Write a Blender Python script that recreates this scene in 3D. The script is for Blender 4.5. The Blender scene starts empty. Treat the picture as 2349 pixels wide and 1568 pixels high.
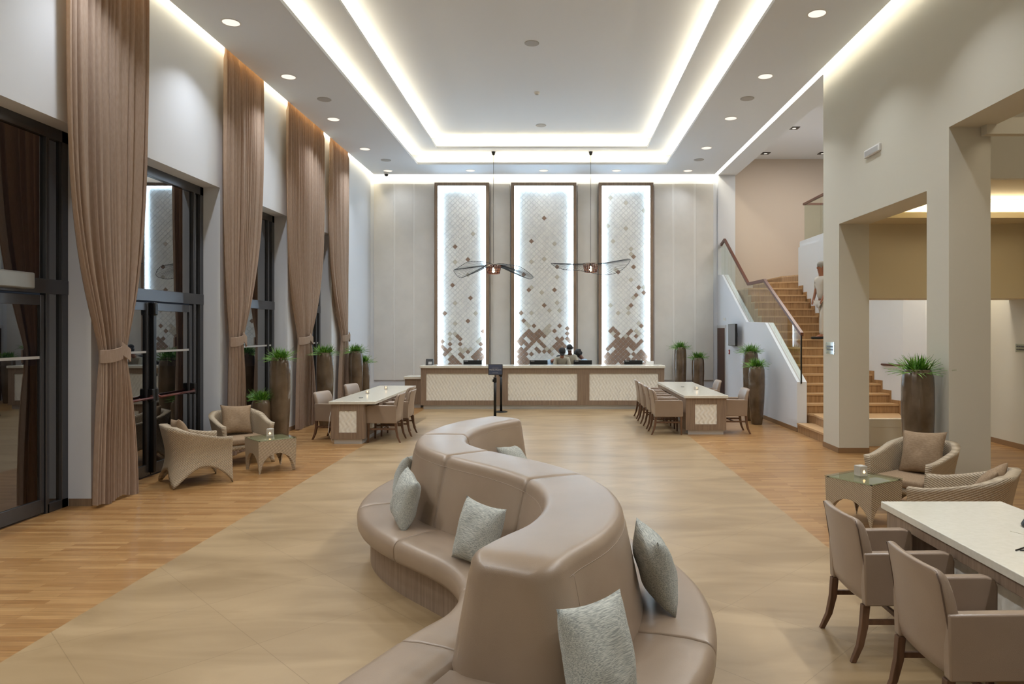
import bpy, bmesh, math, random
from mathutils import Vector, Matrix
random.seed(7)
PI = math.pi
sc = bpy.context.scene
C = sc.collection

# ---------------------------------------------------------------- camera, world, light
cd = bpy.data.cameras.new('camera')
cam = bpy.data.objects.new('camera', cd); C.objects.link(cam)
cd.sensor_width = 36.0; cd.sensor_fit = 'HORIZONTAL'
cd.lens = 1600 / 2349 * 36
cd.shift_x = -(1277 - 1174.5) / 2349
cd.shift_y = -(784 - 757) / 2349
cd.clip_start = 0.05; cd.clip_end = 200
cam.location = (0, 0, 2.0); cam.rotation_euler = (PI / 2, 0, 0)
sc.camera = cam
sc.view_settings.view_transform = 'Standard'
sc.view_settings.look = 'None'
sc.view_settings.exposure = 0.1
sc.view_settings.gamma = 1.0
sc.view_settings.use_curve_mapping = False
w = bpy.data.worlds.new('night'); sc.world = w; w.use_nodes = True
w.node_tree.nodes['Background'].inputs[0].default_value = (0.10, 0.12, 0.16, 1)
w.node_tree.nodes['Background'].inputs[1].default_value = 0.12

WARM = (1.0, 0.80, 0.52); SOFT = (1.0, 0.90, 0.78); COOL = (0.58, 0.80, 1.0)

def area(name, loc, rot, sx, sy, power, col, shape='RECTANGLE', spread=PI):
    l = bpy.data.lights.new(name, 'AREA'); l.shape = shape
    l.size = sx; l.size_y = sy; l.energy = power; l.color = col; l.spread = spread
    o = bpy.data.objects.new(name, l); C.objects.link(o)
    o.location = loc; o.rotation_euler = rot
    return o

ZC = 6.4; ZR = 6.73; ZT = 7.08          # low ceiling, ring, top of the tray
XL, XR = -5.3, 4.6; YB = 19.86; YF = -3.0
OX0, OX1, OY0, OY1 = -3.70, 2.92, -1.0, 18.53     # outer tray opening
IX0, IX1, IY0, IY1 = -3.13, 2.36, -0.5, 18.15     # inner tray opening
CV = 0.34
# cove strips: lamps lying on the ledges, shining up into the tray
def cove(x0, x1, y0, y1, z, p, col):
    e = CV * 0.5
    area('cove_strip', (x0 - e, (y0 + y1) / 2, z), (PI, 0, 0), 0.08, y1 - y0, p * (y1 - y0), col)
    area('cove_strip', (x1 + e, (y0 + y1) / 2, z), (PI, 0, 0), 0.08, y1 - y0, p * (y1 - y0), col)
    area('cove_strip', ((x0 + x1) / 2, y1 + e, z), (PI, 0, 0), x1 - x0, 0.08, p * (x1 - x0), col)
cove(OX0, OX1, OY0, OY1, ZC + 0.09, 3.5, (1.0, 0.82, 0.54))
cove(IX0, IX1, IY0, IY1, ZR + 0.08, 3.5, (1.0, 0.82, 0.54))
# wall slots: lamps hidden above the low ceiling, washing the walls
area('slot_strip', (XL + 0.05, (YF + YB) / 2, ZC + 0.17), (0, 0, 0), 0.05, YB - YF, 5.5 * (YB - YF), (1.0, .83, .52))
area('slot_strip', ((XL + XR) / 2, YB - 0.24, ZC + 0.17), (math.radians(-20) * -1, 0, 0), XR - XL, 0.06, 5 * (XR - XL), (1.0, .88, .66))
area('slot_strip', (XR - 0.19, (YF + YB) / 2, ZC + 0.17), (0, math.radians(20), 0), 0.06, YB - YF, 7 * (YB - YF), (1.0, .90, .70))
# side room cove, an added fill, and stair hall lamps
area('side_cove_strip', (6.45, 10.88, 3.84), (PI, 0, 0), 2.5, 0.07, 50, (1.0, .86, .60))
area('side_room_fill', (6.5, 10.0, 4.0), (0, 0, 0), 1.2, .8, 8, (1.0, .86, .62))  # added unseen fill that brightens the header wall and floor
area('hall_lamp', (6.4, 16.6, 6.80), (0, 0, 0), 1.6, 2.6, 120, (1.0, .92, .82))
area('side_lamp', (6.5, 5.0, 6.2), (0, 0, 0), 1.4, 3.0, 60, (1.0, .86, .66))
area('stair_room_lamp', (6.6, 12.3, 3.9), (0, 0, 0), 2.0, 0.4, 40, (1.0, .88, .72))

# ---------------------------------------------------------------- helpers
def lin(c):
    c = c / 255.0
    return c / 12.92 if c <= 0.04045 else ((c + 0.055) / 1.055) ** 2.4
def rgb(r, g, b): return (lin(r), lin(g), lin(b), 1)

def mat(name, col, rough=0.5, metal=0.0, spec=0.5, coat=0.0):
    m = bpy.data.materials.new(name); m.use_nodes = True
    p = m.node_tree.nodes['Principled BSDF']
    p.inputs['Base Color'].default_value = col
    p.inputs['Roughness'].default_value = rough
    p.inputs['Metallic'].default_value = metal
    p.inputs['Specular IOR Level'].default_value = spec
    p.inputs['Coat Weight'].default_value = coat
    return m
def N(m, t, **k):
    n = m.node_tree.nodes.new(t)
    for a, b in k.items():
        if a.startswith('i_'): n.inputs[a[2:].replace('_', ' ')].default_value = b
        else: setattr(n, a, b)
    return n
def L(m, a, b): m.node_tree.links.new(a, b)
def P(m): return m.node_tree.nodes['Principled BSDF']
def noisy(m, c1, c2, scale=4.0, detail=4, stretch=(1, 1, 1), bump=0.0, bdist=0.01, lo=0.35, hi=0.65, coords='Object', rot=(0, 0, 0)):
    tc = N(m, 'ShaderNodeTexCoord'); mp = N(m, 'ShaderNodeMapping')
    mp.inputs['Scale'].default_value = stretch; mp.inputs['Rotation'].default_value = rot
    nz = N(m, 'ShaderNodeTexNoise'); nz.inputs['Scale'].default_value = scale; nz.inputs['Detail'].default_value = detail
    cr = N(m, 'ShaderNodeValToRGB')
    cr.color_ramp.elements[0].position = lo; cr.color_ramp.elements[0].color = c1
    cr.color_ramp.elements[1].position = hi; cr.color_ramp.elements[1].color = c2
    L(m, tc.outputs[coords], mp.inputs[0]); L(m, mp.outputs[0], nz.inputs['Vector'])
    L(m, nz.outputs[0], cr.inputs[0]); L(m, cr.outputs[0], P(m).inputs['Base Color'])
    if bump:
        b = N(m, 'ShaderNodeBump'); b.inputs['Strength'].default_value = bump; b.inputs['Distance'].default_value = bdist
        L(m, nz.outputs[0], b.inputs['Height']); L(m, b.outputs[0], P(m).inputs['Normal'])
    return m
def emit(name, col, s):
    m = mat(name, (0, 0, 0, 1)); p = P(m)
    p.inputs['Emission Color'].default_value = (*col[:3], 1); p.inputs['Emission Strength'].default_value = s
    return m

class G:
    def __init__(s): s.v = []; s.f = []; s.m = []; s.uv = None
    def add(s, vs, fs, mi=0):
        b = len(s.v); s.v += [tuple(v) for v in vs]
        for f in fs: s.f.append(tuple(b + i for i in f)); s.m.append(mi)
        return s
    def box(s, x0, x1, y0, y1, z0, z1, mi=0, M=None):
        if x0 > x1: x0, x1 = x1, x0
        if y0 > y1: y0, y1 = y1, y0
        if z0 > z1: z0, z1 = z1, z0
        vs = [(x0, y0, z0), (x1, y0, z0), (x1, y1, z0), (x0, y1, z0), (x0, y0, z1), (x1, y0, z1), (x1, y1, z1), (x0, y1, z1)]
        if M: vs = [M @ Vector(v) for v in vs]
        return s.add(vs, [(0, 3, 2, 1), (4, 5, 6, 7), (0, 1, 5, 4), (1, 2, 6, 5), (2, 3, 7, 6), (3, 0, 4, 7)], mi)
    def hexa(s, b, t, mi=0):   # bottom and top quads, counter-clockwise from above
        return s.add(list(b) + list(t), [(0, 3, 2, 1), (4, 5, 6, 7), (0, 1, 5, 4), (1, 2, 6, 5), (2, 3, 7, 6), (3, 0, 4, 7)], mi)
    def prism(s, poly, z0, z1, mi=0):
        n = len(poly)
        vs = [(x, y, z0) for x, y in poly] + [(x, y, z1) for x, y in poly]
        fs = [tuple(range(n))[::-1], tuple(range(n, 2 * n))] + [(i, (i + 1) % n, n + (i + 1) % n, n + i) for i in range(n)]
        return s.add(vs, fs, mi)
    def lathe(s, prof, n=32, c=(0, 0, 0), mi=0, cap=True):
        vs = []; fs = []
        for r, z in prof:
            for k in range(n):
                a = 2 * PI * k / n; vs.append((c[0] + r * math.cos(a), c[1] + r * math.sin(a), c[2] + z))
        for i in range(len(prof) - 1):
            for k in range(n):
                a = i * n + k; b = i * n + (k + 1) % n; fs.append((a, b, b + n, a + n))
        if cap:
            fs.append(tuple(range(n))[::-1]); fs.append(tuple(range((len(prof) - 1) * n, len(prof) * n)))
        return s.add(vs, fs, mi)
    def tube(s, pts, r, n=8, closed=False, mi=0):
        pts = [Vector(p) for p in pts]; m = len(pts); vs = []; fs = []
        up = None
        for i, p in enumerate(pts):
            if closed: t = pts[(i + 1) % m] - pts[i - 1]
            else: t = pts[min(i + 1, m - 1)] - pts[max(i - 1, 0)]
            t.normalize()
            if up is None:
                up = Vector((0, 0, 1)) if abs(t.z) < 0.9 else Vector((1, 0, 0))
            a = t.cross(up)
            if a.length < 1e-4: a = t.cross(Vector((0, 1, 0)))
            a.normalize(); b = a.cross(t).normalized(); up = b
            rr = r[i] if isinstance(r, (list, tuple)) else r
            for k in range(n):
                q = 2 * PI * k / n; vs.append(p + a * math.cos(q) * rr + b * math.sin(q) * rr)
        for i in range(m if closed else m - 1):
            j = (i + 1) % m
            for k in range(n): fs.append((i * n + k, i * n + (k + 1) % n, j * n + (k + 1) % n, j * n + k))
        if not closed:
            fs.append(tuple(range(n))[::-1]); fs.append(tuple(range((m - 1) * n, m * n)))
        return s.add(vs, fs, mi)
    def loft(s, rings, closed=True, cap=True, mi=0):
        n = len(rings[0]); vs = [p for r in rings for p in r]; fs = []
        for i in range(len(rings) - 1):
            for k in range(n if closed else n - 1):
                a = i * n + k; b = i * n + (k + 1) % n; fs.append((a, b, b + n, a + n))
        if cap and closed:
            fs.append(tuple(range(n))[::-1]); fs.append(tuple(range((len(rings) - 1) * n, len(rings) * n)))
        return s.add(vs, fs, mi)
    def build(s, name, m, parent=None, smooth=False, bevel=0, sub=0, loc=None, rotz=0, seg=2):
        me = bpy.data.meshes.new(name); me.from_pydata([tuple(v) for v in s.v], [], s.f)
        ms = m if isinstance(m, (list, tuple)) else [m]
        for q in ms: me.materials.append(q)
        for p, i in zip(me.polygons, s.m): p.material_index = i; p.use_smooth = smooth
        if s.uv:
            ul = me.uv_layers.new(name='UVMap')
            for lp in me.loops: ul.data[lp.index].uv = s.uv[lp.vertex_index]
        bm = bmesh.new(); bm.from_mesh(me)
        bmesh.ops.recalc_face_normals(bm, faces=bm.faces)
        bm.to_mesh(me); bm.free(); me.update()
        o = bpy.data.objects.new(name, me); C.objects.link(o)
        if parent: o.parent = parent
        if loc: o.location = loc
        if rotz: o.rotation_euler = (0, 0, rotz)
        if bevel:
            b = o.modifiers.new('b', 'BEVEL'); b.width = bevel; b.segments = seg; b.limit_method = 'ANGLE'; b.angle_limit = math.radians(40)
            if smooth is False and seg > 1:
                for p in me.polygons: p.use_smooth = True
                me.set_sharp_from_angle(angle=math.radians(35)) if hasattr(me, 'set_sharp_from_angle') else None
        if sub:
            b = o.modifiers.new('s', 'SUBSURF'); b.levels = sub; b.render_levels = sub
        return o

def tag(o, label, cat, group=None, kind=None):
    o['label'] = label; o['category'] = cat
    if group: o['group'] = group
    if kind: o['kind'] = kind
    return o
def thing(name, label, cat, loc=(0, 0, 0), rotz=0, group=None):
    o = bpy.data.objects.new(name, None); C.objects.link(o); o.empty_display_size = 0.1
    o.location = loc; o.rotation_euler = (0, 0, rotz)
    return tag(o, label, cat, group)
def struct(o): o['kind'] = 'structure'; return o
def dup(o, loc=None, rotz=None, label=None, group=None, parent=None):
    c = o.copy(); C.objects.link(c)
    if parent is not None: c.parent = parent
    if loc is not None: c.location = loc
    if rotz is not None: c.rotation_euler = (0, 0, rotz)
    if label: c['label'] = label
    if group: c['group'] = group
    for ch in list(o.children): dup(ch, parent=c)
    return c
def text(name, s, size, m, parent=None, loc=(0, 0, 0), rot=(PI / 2, 0, 0), align='CENTER', depth=0.001):
    cu = bpy.data.curves.new(name, 'FONT'); cu.body = s; cu.size = size; cu.align_x = align; cu.align_y = 'CENTER'; cu.extrude = depth
    t = bpy.data.objects.new(name, cu); C.objects.link(t)
    dg = bpy.context.evaluated_depsgraph_get(); dg.update()
    me = bpy.data.meshes.new_from_object(t.evaluated_get(dg)); me.materials.clear(); me.materials.append(m)
    bpy.data.objects.remove(t)
    o = bpy.data.objects.new(name, me); C.objects.link(o); o.location = loc; o.rotation_euler = rot
    if parent: o.parent = parent
    return o

# ---------------------------------------------------------------- materials
M = {}
M['wall'] = mat('white_plaster', rgb(216, 221, 229), 0.75)
M['wallr'] = mat('warm_plaster', rgb(206, 203, 190), 0.75)
M['ceil'] = mat('ceiling_paint', rgb(226, 232, 240), 0.8)
M['tan'] = mat('cove_tinted_plaster', rgb(206, 194, 164), 0.75)  # beige wall paint, with warm cove light partly put into the tint
M['peach'] = mat('peach_plaster', rgb(206, 194, 182), 0.75)
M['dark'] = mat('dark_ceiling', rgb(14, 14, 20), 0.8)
M['panel'] = noisy(mat('marbled_wall_panel', rgb(204, 202, 196), 0.6), rgb(214, 213, 210), rgb(220, 219, 216), 2.6, 6)
M['white'] = mat('white_paint', rgb(226, 226, 224), 0.5)
M['stone'] = noisy(mat('cream_quartz', rgb(222, 218, 204), 0.16), rgb(220, 216, 202), rgb(225, 221, 208), 30, 3)
M['steel'] = mat('brushed_steel_plinth', rgb(206, 208, 210), 0.35, 0.35)
M['frame'] = mat('dark_bronze_frame', rgb(92, 94, 99), 0.26, 0.7)
M['black'] = mat('black_plastic', rgb(16, 16, 17), 0.4)
M['blackmet'] = mat('black_powder_coat', rgb(22, 22, 23), 0.35, 0.3)
M['redbar'] = mat('red_brown_bar', rgb(110, 62, 56), 0.2, 0.5)
M['rail'] = mat('dark_red_wood_rail', rgb(92, 52, 40), 0.35)
M['doorw'] = noisy(mat('dark_door_wood', rgb(70, 38, 22), 0.45), rgb(64, 34, 18), rgb(84, 48, 28), 6, 4, (8, 8, 0.6))
M['skin'] = mat('dark_skin', rgb(104, 66, 50), 0.5)
M['skin2'] = mat('brown_skin', rgb(150, 100, 76), 0.5)
M['hair'] = mat('black_hair', rgb(20, 17, 18), 0.7)
M['led'] = emit('cool_led', COOL, 19)
M['lamp'] = emit('lamp_diffuser', (1.0, 0.93, 0.82), 1.0)
M['bulb'] = emit('bulb_glow', (1.0, 0.72, 0.38), 30)
M['flame'] = emit('candle_flame', (1.0, 0.62, 0.3), 3.0)
M['grille'] = mat('speaker_grille', rgb(176, 176, 176), 0.7)

def wood(name, c1, c2, stretch=(14, 14, 1.0), scale=3.0, rough=0.45):
    m = mat(name, c1, rough)
    return noisy(m, c1, c2, scale, 5, stretch, lo=0.35, hi=0.66)
M['wood'] = wood('walnut_laminate', rgb(132, 112, 95), rgb(154, 133, 114), (16, 16, 0.7))
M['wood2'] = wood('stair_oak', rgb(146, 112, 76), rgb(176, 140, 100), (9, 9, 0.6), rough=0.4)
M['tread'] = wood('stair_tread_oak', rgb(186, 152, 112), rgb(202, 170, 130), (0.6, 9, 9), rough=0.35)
M['leg'] = wood('brown_chair_leg', rgb(92, 66, 48), rgb(116, 84, 62), (10, 10, 1))

def leather(name, c1, c2, rough=0.34):
    m = mat(name, c1, rough, spec=0.55, coat=0.3); P(m).inputs['Coat Roughness'].default_value = 0.32
    noisy(m, c1, c2, 2.2, 6, lo=0.3, hi=0.7)
    tc = N(m, 'ShaderNodeTexCoord'); v = N(m, 'ShaderNodeTexVoronoi'); v.inputs['Scale'].default_value = 260
    b = N(m, 'ShaderNodeBump'); b.inputs['Strength'].default_value = 0.15; b.inputs['Distance'].default_value = 0.002
    L(m, tc.outputs['Object'], v.inputs['Vector']); L(m, v.outputs[0], b.inputs['Height']); L(m, b.outputs[0], P(m).inputs['Normal'])
    return m
M['leather'] = leather('taupe_leather', rgb(149, 129, 109), rgb(161, 141, 121), 0.40)
M['leather2'] = leather('taupe_chair_leather', rgb(146, 126, 108), rgb(158, 138, 120), 0.36)
M['seam'] = mat('leather_seam', rgb(96, 76, 62), 0.6)

# parquet, with narrow strips running left to right, and large diagonal tiles
def floor_wood():
    m = mat('oak_parquet', rgb(180, 130, 80), 0.34)
    tc = N(m, 'ShaderNodeTexCoord')
    br = N(m, 'ShaderNodeTexBrick'); br.offset = 0.37; br.offset_frequency = 2
    br.inputs['Color1'].default_value = rgb(186, 147, 98); br.inputs['Color2'].default_value = rgb(156, 114, 68)
    br.inputs['Mortar'].default_value = rgb(140, 98, 58)
    br.inputs['Scale'].default_value = 1.0; br.inputs['Mortar Size'].default_value = 0.0018
    br.inputs['Brick Width'].default_value = 0.75; br.inputs['Row Height'].default_value = 0.068; br.inputs['Bias'].default_value = 0.0
    mp = N(m, 'ShaderNodeMapping'); mp.inputs['Scale'].default_value = (1.6, 26, 1)
    nz = N(m, 'ShaderNodeTexNoise'); nz.inputs['Scale'].default_value = 2.0; nz.inputs['Detail'].default_value = 5
    mx = N(m, 'ShaderNodeMix'); mx.data_type = 'RGBA'; mx.blend_type = 'MULTIPLY'; mx.inputs[0].default_value = 0.8
    cr = N(m, 'ShaderNodeValToRGB'); cr.color_ramp.elements[0].position = 0.3; cr.color_ramp.elements[0].color = (0.64, 0.61, 0.56, 1)
    cr.color_ramp.elements[1].position = 0.7; cr.color_ramp.elements[1].color = (1, 1, 1, 1)
    L(m, tc.outputs['Object'], br.inputs['Vector']); L(m, tc.outputs['Object'], mp.inputs[0]); L(m, mp.outputs[0], nz.inputs['Vector'])
    L(m, nz.outputs[0], cr.inputs[0]); L(m, br.outputs['Color'], mx.inputs[6]); L(m, cr.outputs[0], mx.inputs[7])
    L(m, mx.outputs[2], P(m).inputs['Base Color'])
    return m
def floor_tile():
    m = mat('sandstone_tile', rgb(184, 156, 118), 0.36)
    tc = N(m, 'ShaderNodeTexCoord'); mp = N(m, 'ShaderNodeMapping'); mp.inputs['Rotation'].default_value = (0, 0, math.radians(45))
    br = N(m, 'ShaderNodeTexBrick'); br.offset = 0.0
    br.inputs['Color1'].default_value = (1, 1, 1, 1); br.inputs['Color2'].default_value = (0.94, 0.93, 0.92, 1)
    br.inputs['Mortar'].default_value = (0.72, 0.70, 0.66, 1); br.inputs['Scale'].default_value = 1.0
    br.inputs['Mortar Size'].default_value = 0.0022; br.inputs['Brick Width'].default_value = 0.9; br.inputs['Row Height'].default_value = 0.9
    n1 = N(m, 'ShaderNodeTexNoise'); n1.inputs['Scale'].default_value = 1.1; n1.inputs['Detail'].default_value = 8; n1.inputs['Distortion'].default_value = 0.8; m2 = N(m, 'ShaderNodeMapping'); m2.inputs['Scale'].default_value = (0.7, 2.2, 1)
    cr = N(m, 'ShaderNodeValToRGB')
    cr.color_ramp.elements[0].position = 0.32; cr.color_ramp.elements[0].color = rgb(148, 124, 90)
    cr.color_ramp.elements[1].position = 0.66; cr.color_ramp.elements[1].color = rgb(174, 150, 115)
    mx = N(m, 'ShaderNodeMix'); mx.data_type = 'RGBA'; mx.blend_type = 'MULTIPLY'; mx.inputs[0].default_value = 1.0
    L(m, tc.outputs['Object'], mp.inputs[0]); L(m, mp.outputs[0], br.inputs['Vector']); L(m, tc.outputs['Object'], m2.inputs[0]); L(m, m2.outputs[0], n1.inputs['Vector'])
    L(m, n1.outputs[0], cr.inputs[0]); L(m, cr.outputs[0], mx.inputs[6]); L(m, br.outputs['Color'], mx.inputs[7])
    L(m, mx.outputs[2], P(m).inputs['Base Color'])
    return m
M['parquet'] = floor_wood(); M['tile'] = floor_tile()

def glass(name, tint, ior=1.7, extra=0.05):
    m = bpy.data.materials.new(name); m.use_nodes = True; nt = m.node_tree
    for n in list(nt.nodes):
        if n.type != 'OUTPUT_MATERIAL': nt.nodes.remove(n)
    out = nt.nodes[0]
    t = N(m, 'ShaderNodeBsdfTransparent'); t.inputs[0].default_value = tint
    g = N(m, 'ShaderNodeBsdfGlossy'); g.inputs['Roughness'].default_value = 0.01; g.inputs['Color'].default_value = (1, 1, 1, 1)
    f = N(m, 'ShaderNodeFresnel'); f.inputs[0].default_value = ior
    a = N(m, 'ShaderNodeMath'); a.operation = 'ADD'; a.inputs[1].default_value = extra; a.use_clamp = True
    mx = N(m, 'ShaderNodeMixShader')
    L(m, f.outputs[0], a.inputs[0])
    ge = N(m, 'ShaderNodeNewGeometry'); iv = N(m, 'ShaderNodeMath'); iv.operation = 'SUBTRACT'; iv.inputs[0].default_value = 1.0
    mu = N(m, 'ShaderNodeMath'); mu.operation = 'MULTIPLY'
    L(m, ge.outputs['Backfacing'], iv.inputs[1]); L(m, a.outputs[0], mu.inputs[0]); L(m, iv.outputs[0], mu.inputs[1]); L(m, mu.outputs[0], mx.inputs[0]); L(m, t.outputs[0], mx.inputs[1]); L(m, g.outputs[0], mx.inputs[2])
    L(m, mx.outputs[0], out.inputs[0])
    return m
M['wglass'] = glass('night_window_glass', (0.35, 0.36, 0.38, 1), 1.75, 0.12)
M['glass'] = glass('clear_glass', (0.90, 0.93, 0.90, 1), 1.45, 0.01)
M['tglass'] = glass('table_glass', (0.78, 0.83, 0.76, 1), 1.5, 0.03)

def wicker(name, c1, c2):
    m = mat(name, c1, 0.5)
    uv = N(m, 'ShaderNodeUVMap')
    sep = N(m, 'ShaderNodeSeparateXYZ'); L(m, uv.outputs[0], sep.inputs[0])
    def mth(op, a, b):
        n = N(m, 'ShaderNodeMath'); n.operation = op
        for i, q in enumerate((a, b)):
            if q is None: continue
            if hasattr(q, 'is_linked') or hasattr(q, 'links'): L(m, q, n.inputs[i])
            else: n.inputs[i].default_value = q
        return n.outputs[0]
    u, v = sep.outputs[0], sep.outputs[1]
    tri = mth('PINGPONG', u, 0.012)
    d = mth('ADD', mth('MULTIPLY', u, 0.55), v)
    band = mth('SINE', mth('MULTIPLY', d, 2 * PI / 0.021), None)
    fine = mth('SINE', mth('MULTIPLY', u, 2 * PI / 0.012), None)
    h = mth('ADD', band, mth('MULTIPLY', fine, 0.35))
    b = N(m, 'ShaderNodeBump'); b.inputs['Strength'].default_value = 0.6; b.inputs['Distance'].default_value = 0.003
    L(m, h, b.inputs['Height']); L(m, b.outputs[0], P(m).inputs['Normal'])
    cr = N(m, 'ShaderNodeMapRange'); cr.inputs[1].default_value = -1.2; cr.inputs[2].default_value = 1.0
    mx = N(m, 'ShaderNodeMix'); mx.data_type = 'RGBA'; mx.inputs[6].default_value = c1; mx.inputs[7].default_value = c2
    L(m, h, cr.inputs[0]); L(m, cr.outputs[0], mx.inputs[0]); L(m, mx.outputs[2], P(m).inputs['Base Color'])
    return m
M['wicker'] = wicker('woven_taupe_wicker', rgb(160, 143, 120), rgb(190, 174, 150))
def fabric(name, c1, c2, stretch, scale=60, bump=0.25, rot=(0, 0, 0)):
    m = mat(name, c1, 0.85, spec=0.2)
    return noisy(m, c1, c2, scale, 3, stretch, bump=bump, bdist=0.003, lo=0.36, hi=0.64, rot=rot)
M['pillow'] = fabric('striped_woven_fabric', rgb(140, 143, 139), rgb(200, 201, 192), (0.09, 1, 1.8), 210, 0.4)
M['taupe'] = fabric('taupe_cushion_fabric', rgb(142, 120, 96), rgb(156, 134, 110), (0.3, 1, 1), 90, 0.15)
M['curtain'] = fabric('taupe_curtain_fabric', rgb(170, 150, 134), rgb(178, 159, 144), (1, 1, 0.2), 70, 0.1)
# curtain cloth lets a little light through
ct = M['curtain']; tr = N(ct, 'ShaderNodeBsdfTranslucent'); tr.inputs[0].default_value = rgb(200, 150, 100)
ms = N(ct, 'ShaderNodeMixShader'); ms.inputs[0].default_value = 0.22
L(ct, P(ct).outputs[0], ms.inputs[1]); L(ct, tr.outputs[0], ms.inputs[2]); L(ct, ms.outputs[0], ct.node_tree.nodes['Material Output'].inputs[0])
M['vase'] = noisy(mat('glazed_brown_ceramic', rgb(96, 80, 62), 0.16, coat=0.5), rgb(84, 68, 50), rgb(112, 96, 78), 3.0, 6)
M['leaf'] = noisy(mat('grass_leaf', rgb(60, 110, 30), 0.45), rgb(52, 104, 28), rgb(122, 170, 62), 9, 2)
M['soil'] = mat('potting_soil', rgb(48, 38, 30), 0.9)
M['wave'] = mat('cream_relief_panel', rgb(243, 240, 230), 0.4)
M['tw'] = noisy(mat('pearl_glass_tile', rgb(222, 222, 218), 0.14, coat=0.4), rgb(218, 218, 216), rgb(230, 230, 226), 5, 2)
M['tb'] = mat('brown_glass_tile', rgb(140, 116, 100), 0.14, coat=0.5)
M['tl'] = mat('beige_glass_tile', rgb(192, 186, 172), 0.14, coat=0.5)
M['tback'] = mat('tile_grout', rgb(226, 228, 230), 0.6)
M['screen'] = mat('tv_screen', rgb(118, 124, 132), 0.12)
M['navy'] = mat('navy_sign_face', rgb(72, 82, 106), 0.5)
M['frost'] = mat('frosted_glass', rgb(226, 222, 214), 0.4)
P(M['frost']).inputs['Transmission Weight'].default_value = 0.55
M['khaki'] = mat('khaki_shirt', rgb(168, 162, 146), 0.8)
M['blue'] = mat('pale_blue_shirt', rgb(160, 184, 206), 0.8)
M['pale'] = mat('pale_grey_cloth', rgb(196, 190, 182), 0.8)
M['trouser'] = mat('dark_trousers', rgb(44, 44, 52), 0.8)
M['red'] = mat('red_plastic', rgb(150, 34, 26), 0.4)
M['copper'] = mat('copper_mesh_shade', rgb(104, 62, 42), 0.45, 0.4)
M['greyplanter'] = mat('grey_planter', rgb(140, 138, 134), 0.6)

# ---------------------------------------------------------------- room
XO = 8.0
g = G()
def quad(g, x0, x1, y0, y1, z, mi):
    g.box(x0, x1, y0, y1, z - 0.2, z, mi)
quad(g, -6.0, -3.35, YF, YB, 0, 0); quad(g, -3.35, 2.5, YF, YB, 0, 1); quad(g, 2.5, XO + 0.3, YF, YB, 0, 0)
struct(g.build('floor', [M['parquet'], M['tile']]))
g = G(); g.box(-40, -6.0, -20, 40, -0.3, -0.05); struct(g.build('floor_outside', mat('night_paving', rgb(70, 70, 72), 0.7)))

# low ceiling with the tray cut out
g = G()
cx0, cx1, cy0, cy1 = XL + 0.13, XR - 0.14, YF, YB - 0.17
t = 0.03
g.box(cx0, OX0, cy0, cy1, ZC, ZC + t); g.box(OX1, cx1, cy0, cy1, ZC, ZC + t)
g.box(OX0, OX1, OY1, cy1, ZC, ZC + t); g.box(OX0, OX1, cy0, OY0, ZC, ZC + t)
for a in ((OX0 - .02, OX0 + .005, OY0, OY1), (OX1 - .005, OX1 + .02, OY0, OY1), (OX0 - .02, OX1 + .02, OY1 - .005, OY1 + .02)):
    g.box(*a, ZC - .002, ZC + 0.055)
struct(g.build('ceiling', M['ceil']))
g = G()
rx0, rx1, ry1 = OX0 - CV, OX1 + CV, OY1 + CV
g.box(rx0, IX0, OY0, ry1, ZR, ZR + t); g.box(IX1, rx1, OY0, ry1, ZR, ZR + t); g.box(IX0, IX1, IY1, ry1, ZR, ZR + t); g.box(IX0, IX1, OY0 - .3, IY0, ZR, ZR + t)
for a in ((IX0 - .02, IX0 + .005, IY0, IY1), (IX1 - .005, IX1 + .02, IY0, IY1), (IX0 - .02, IX1 + .02, IY1 - .005, IY1 + .02)):
    g.box(*a, ZR - .002, ZR + 0.05)
for a in ((rx0 - .03, rx0, OY0, ry1), (rx1, rx1 + .03, OY0, ry1), (rx0, rx1, ry1, ry1 + .03), (rx0, rx1, OY0 - .3, OY0 - .27)):
    g.box(*a, ZC + t, ZR + t)
struct(g.build('ceiling_ring', M['ceil']))
g = G()
qx0, qx1, qy1 = IX0 - CV, IX1 + CV, IY1 + CV
g.box(qx0, qx1, IY0 - .3, qy1, ZT, ZT + t)
for a in ((qx0 - .03, qx0, IY0, qy1), (qx1, qx1 + .03, IY0, qy1), (qx0, qx1, qy1, qy1 + .03), (qx0, qx1, IY0 - .3, IY0 - .27)):
    g.box(*a, ZR + t, ZT + t)
struct(g.build('ceiling_tray', M['ceil']))
# caps over the wall slots
g = G()
g.box(XL - .3, cx0 + .25, YF, YB, ZC + .28, ZC + .32); g.box(cx1 - .25, XR + .1, YF, YB, ZC + .28, ZC + .32); g.box(cx0, cx1, cy1 - .25, YB + .1, ZC + .28, ZC + .32)
g.box(cx0 + .25, cx0 + .28, YF, cy1, ZC + t, ZC + .3); g.box(cx1 - .28, cx1 - .25, YF, cy1, ZC + t, ZC + .3); g.box(cx0 + .25, cx1 - .25, cy1 - .28, cy1 - .25, ZC + t, ZC + .3)
struct(g.build('ceiling_slot', M['ceil']))

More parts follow.
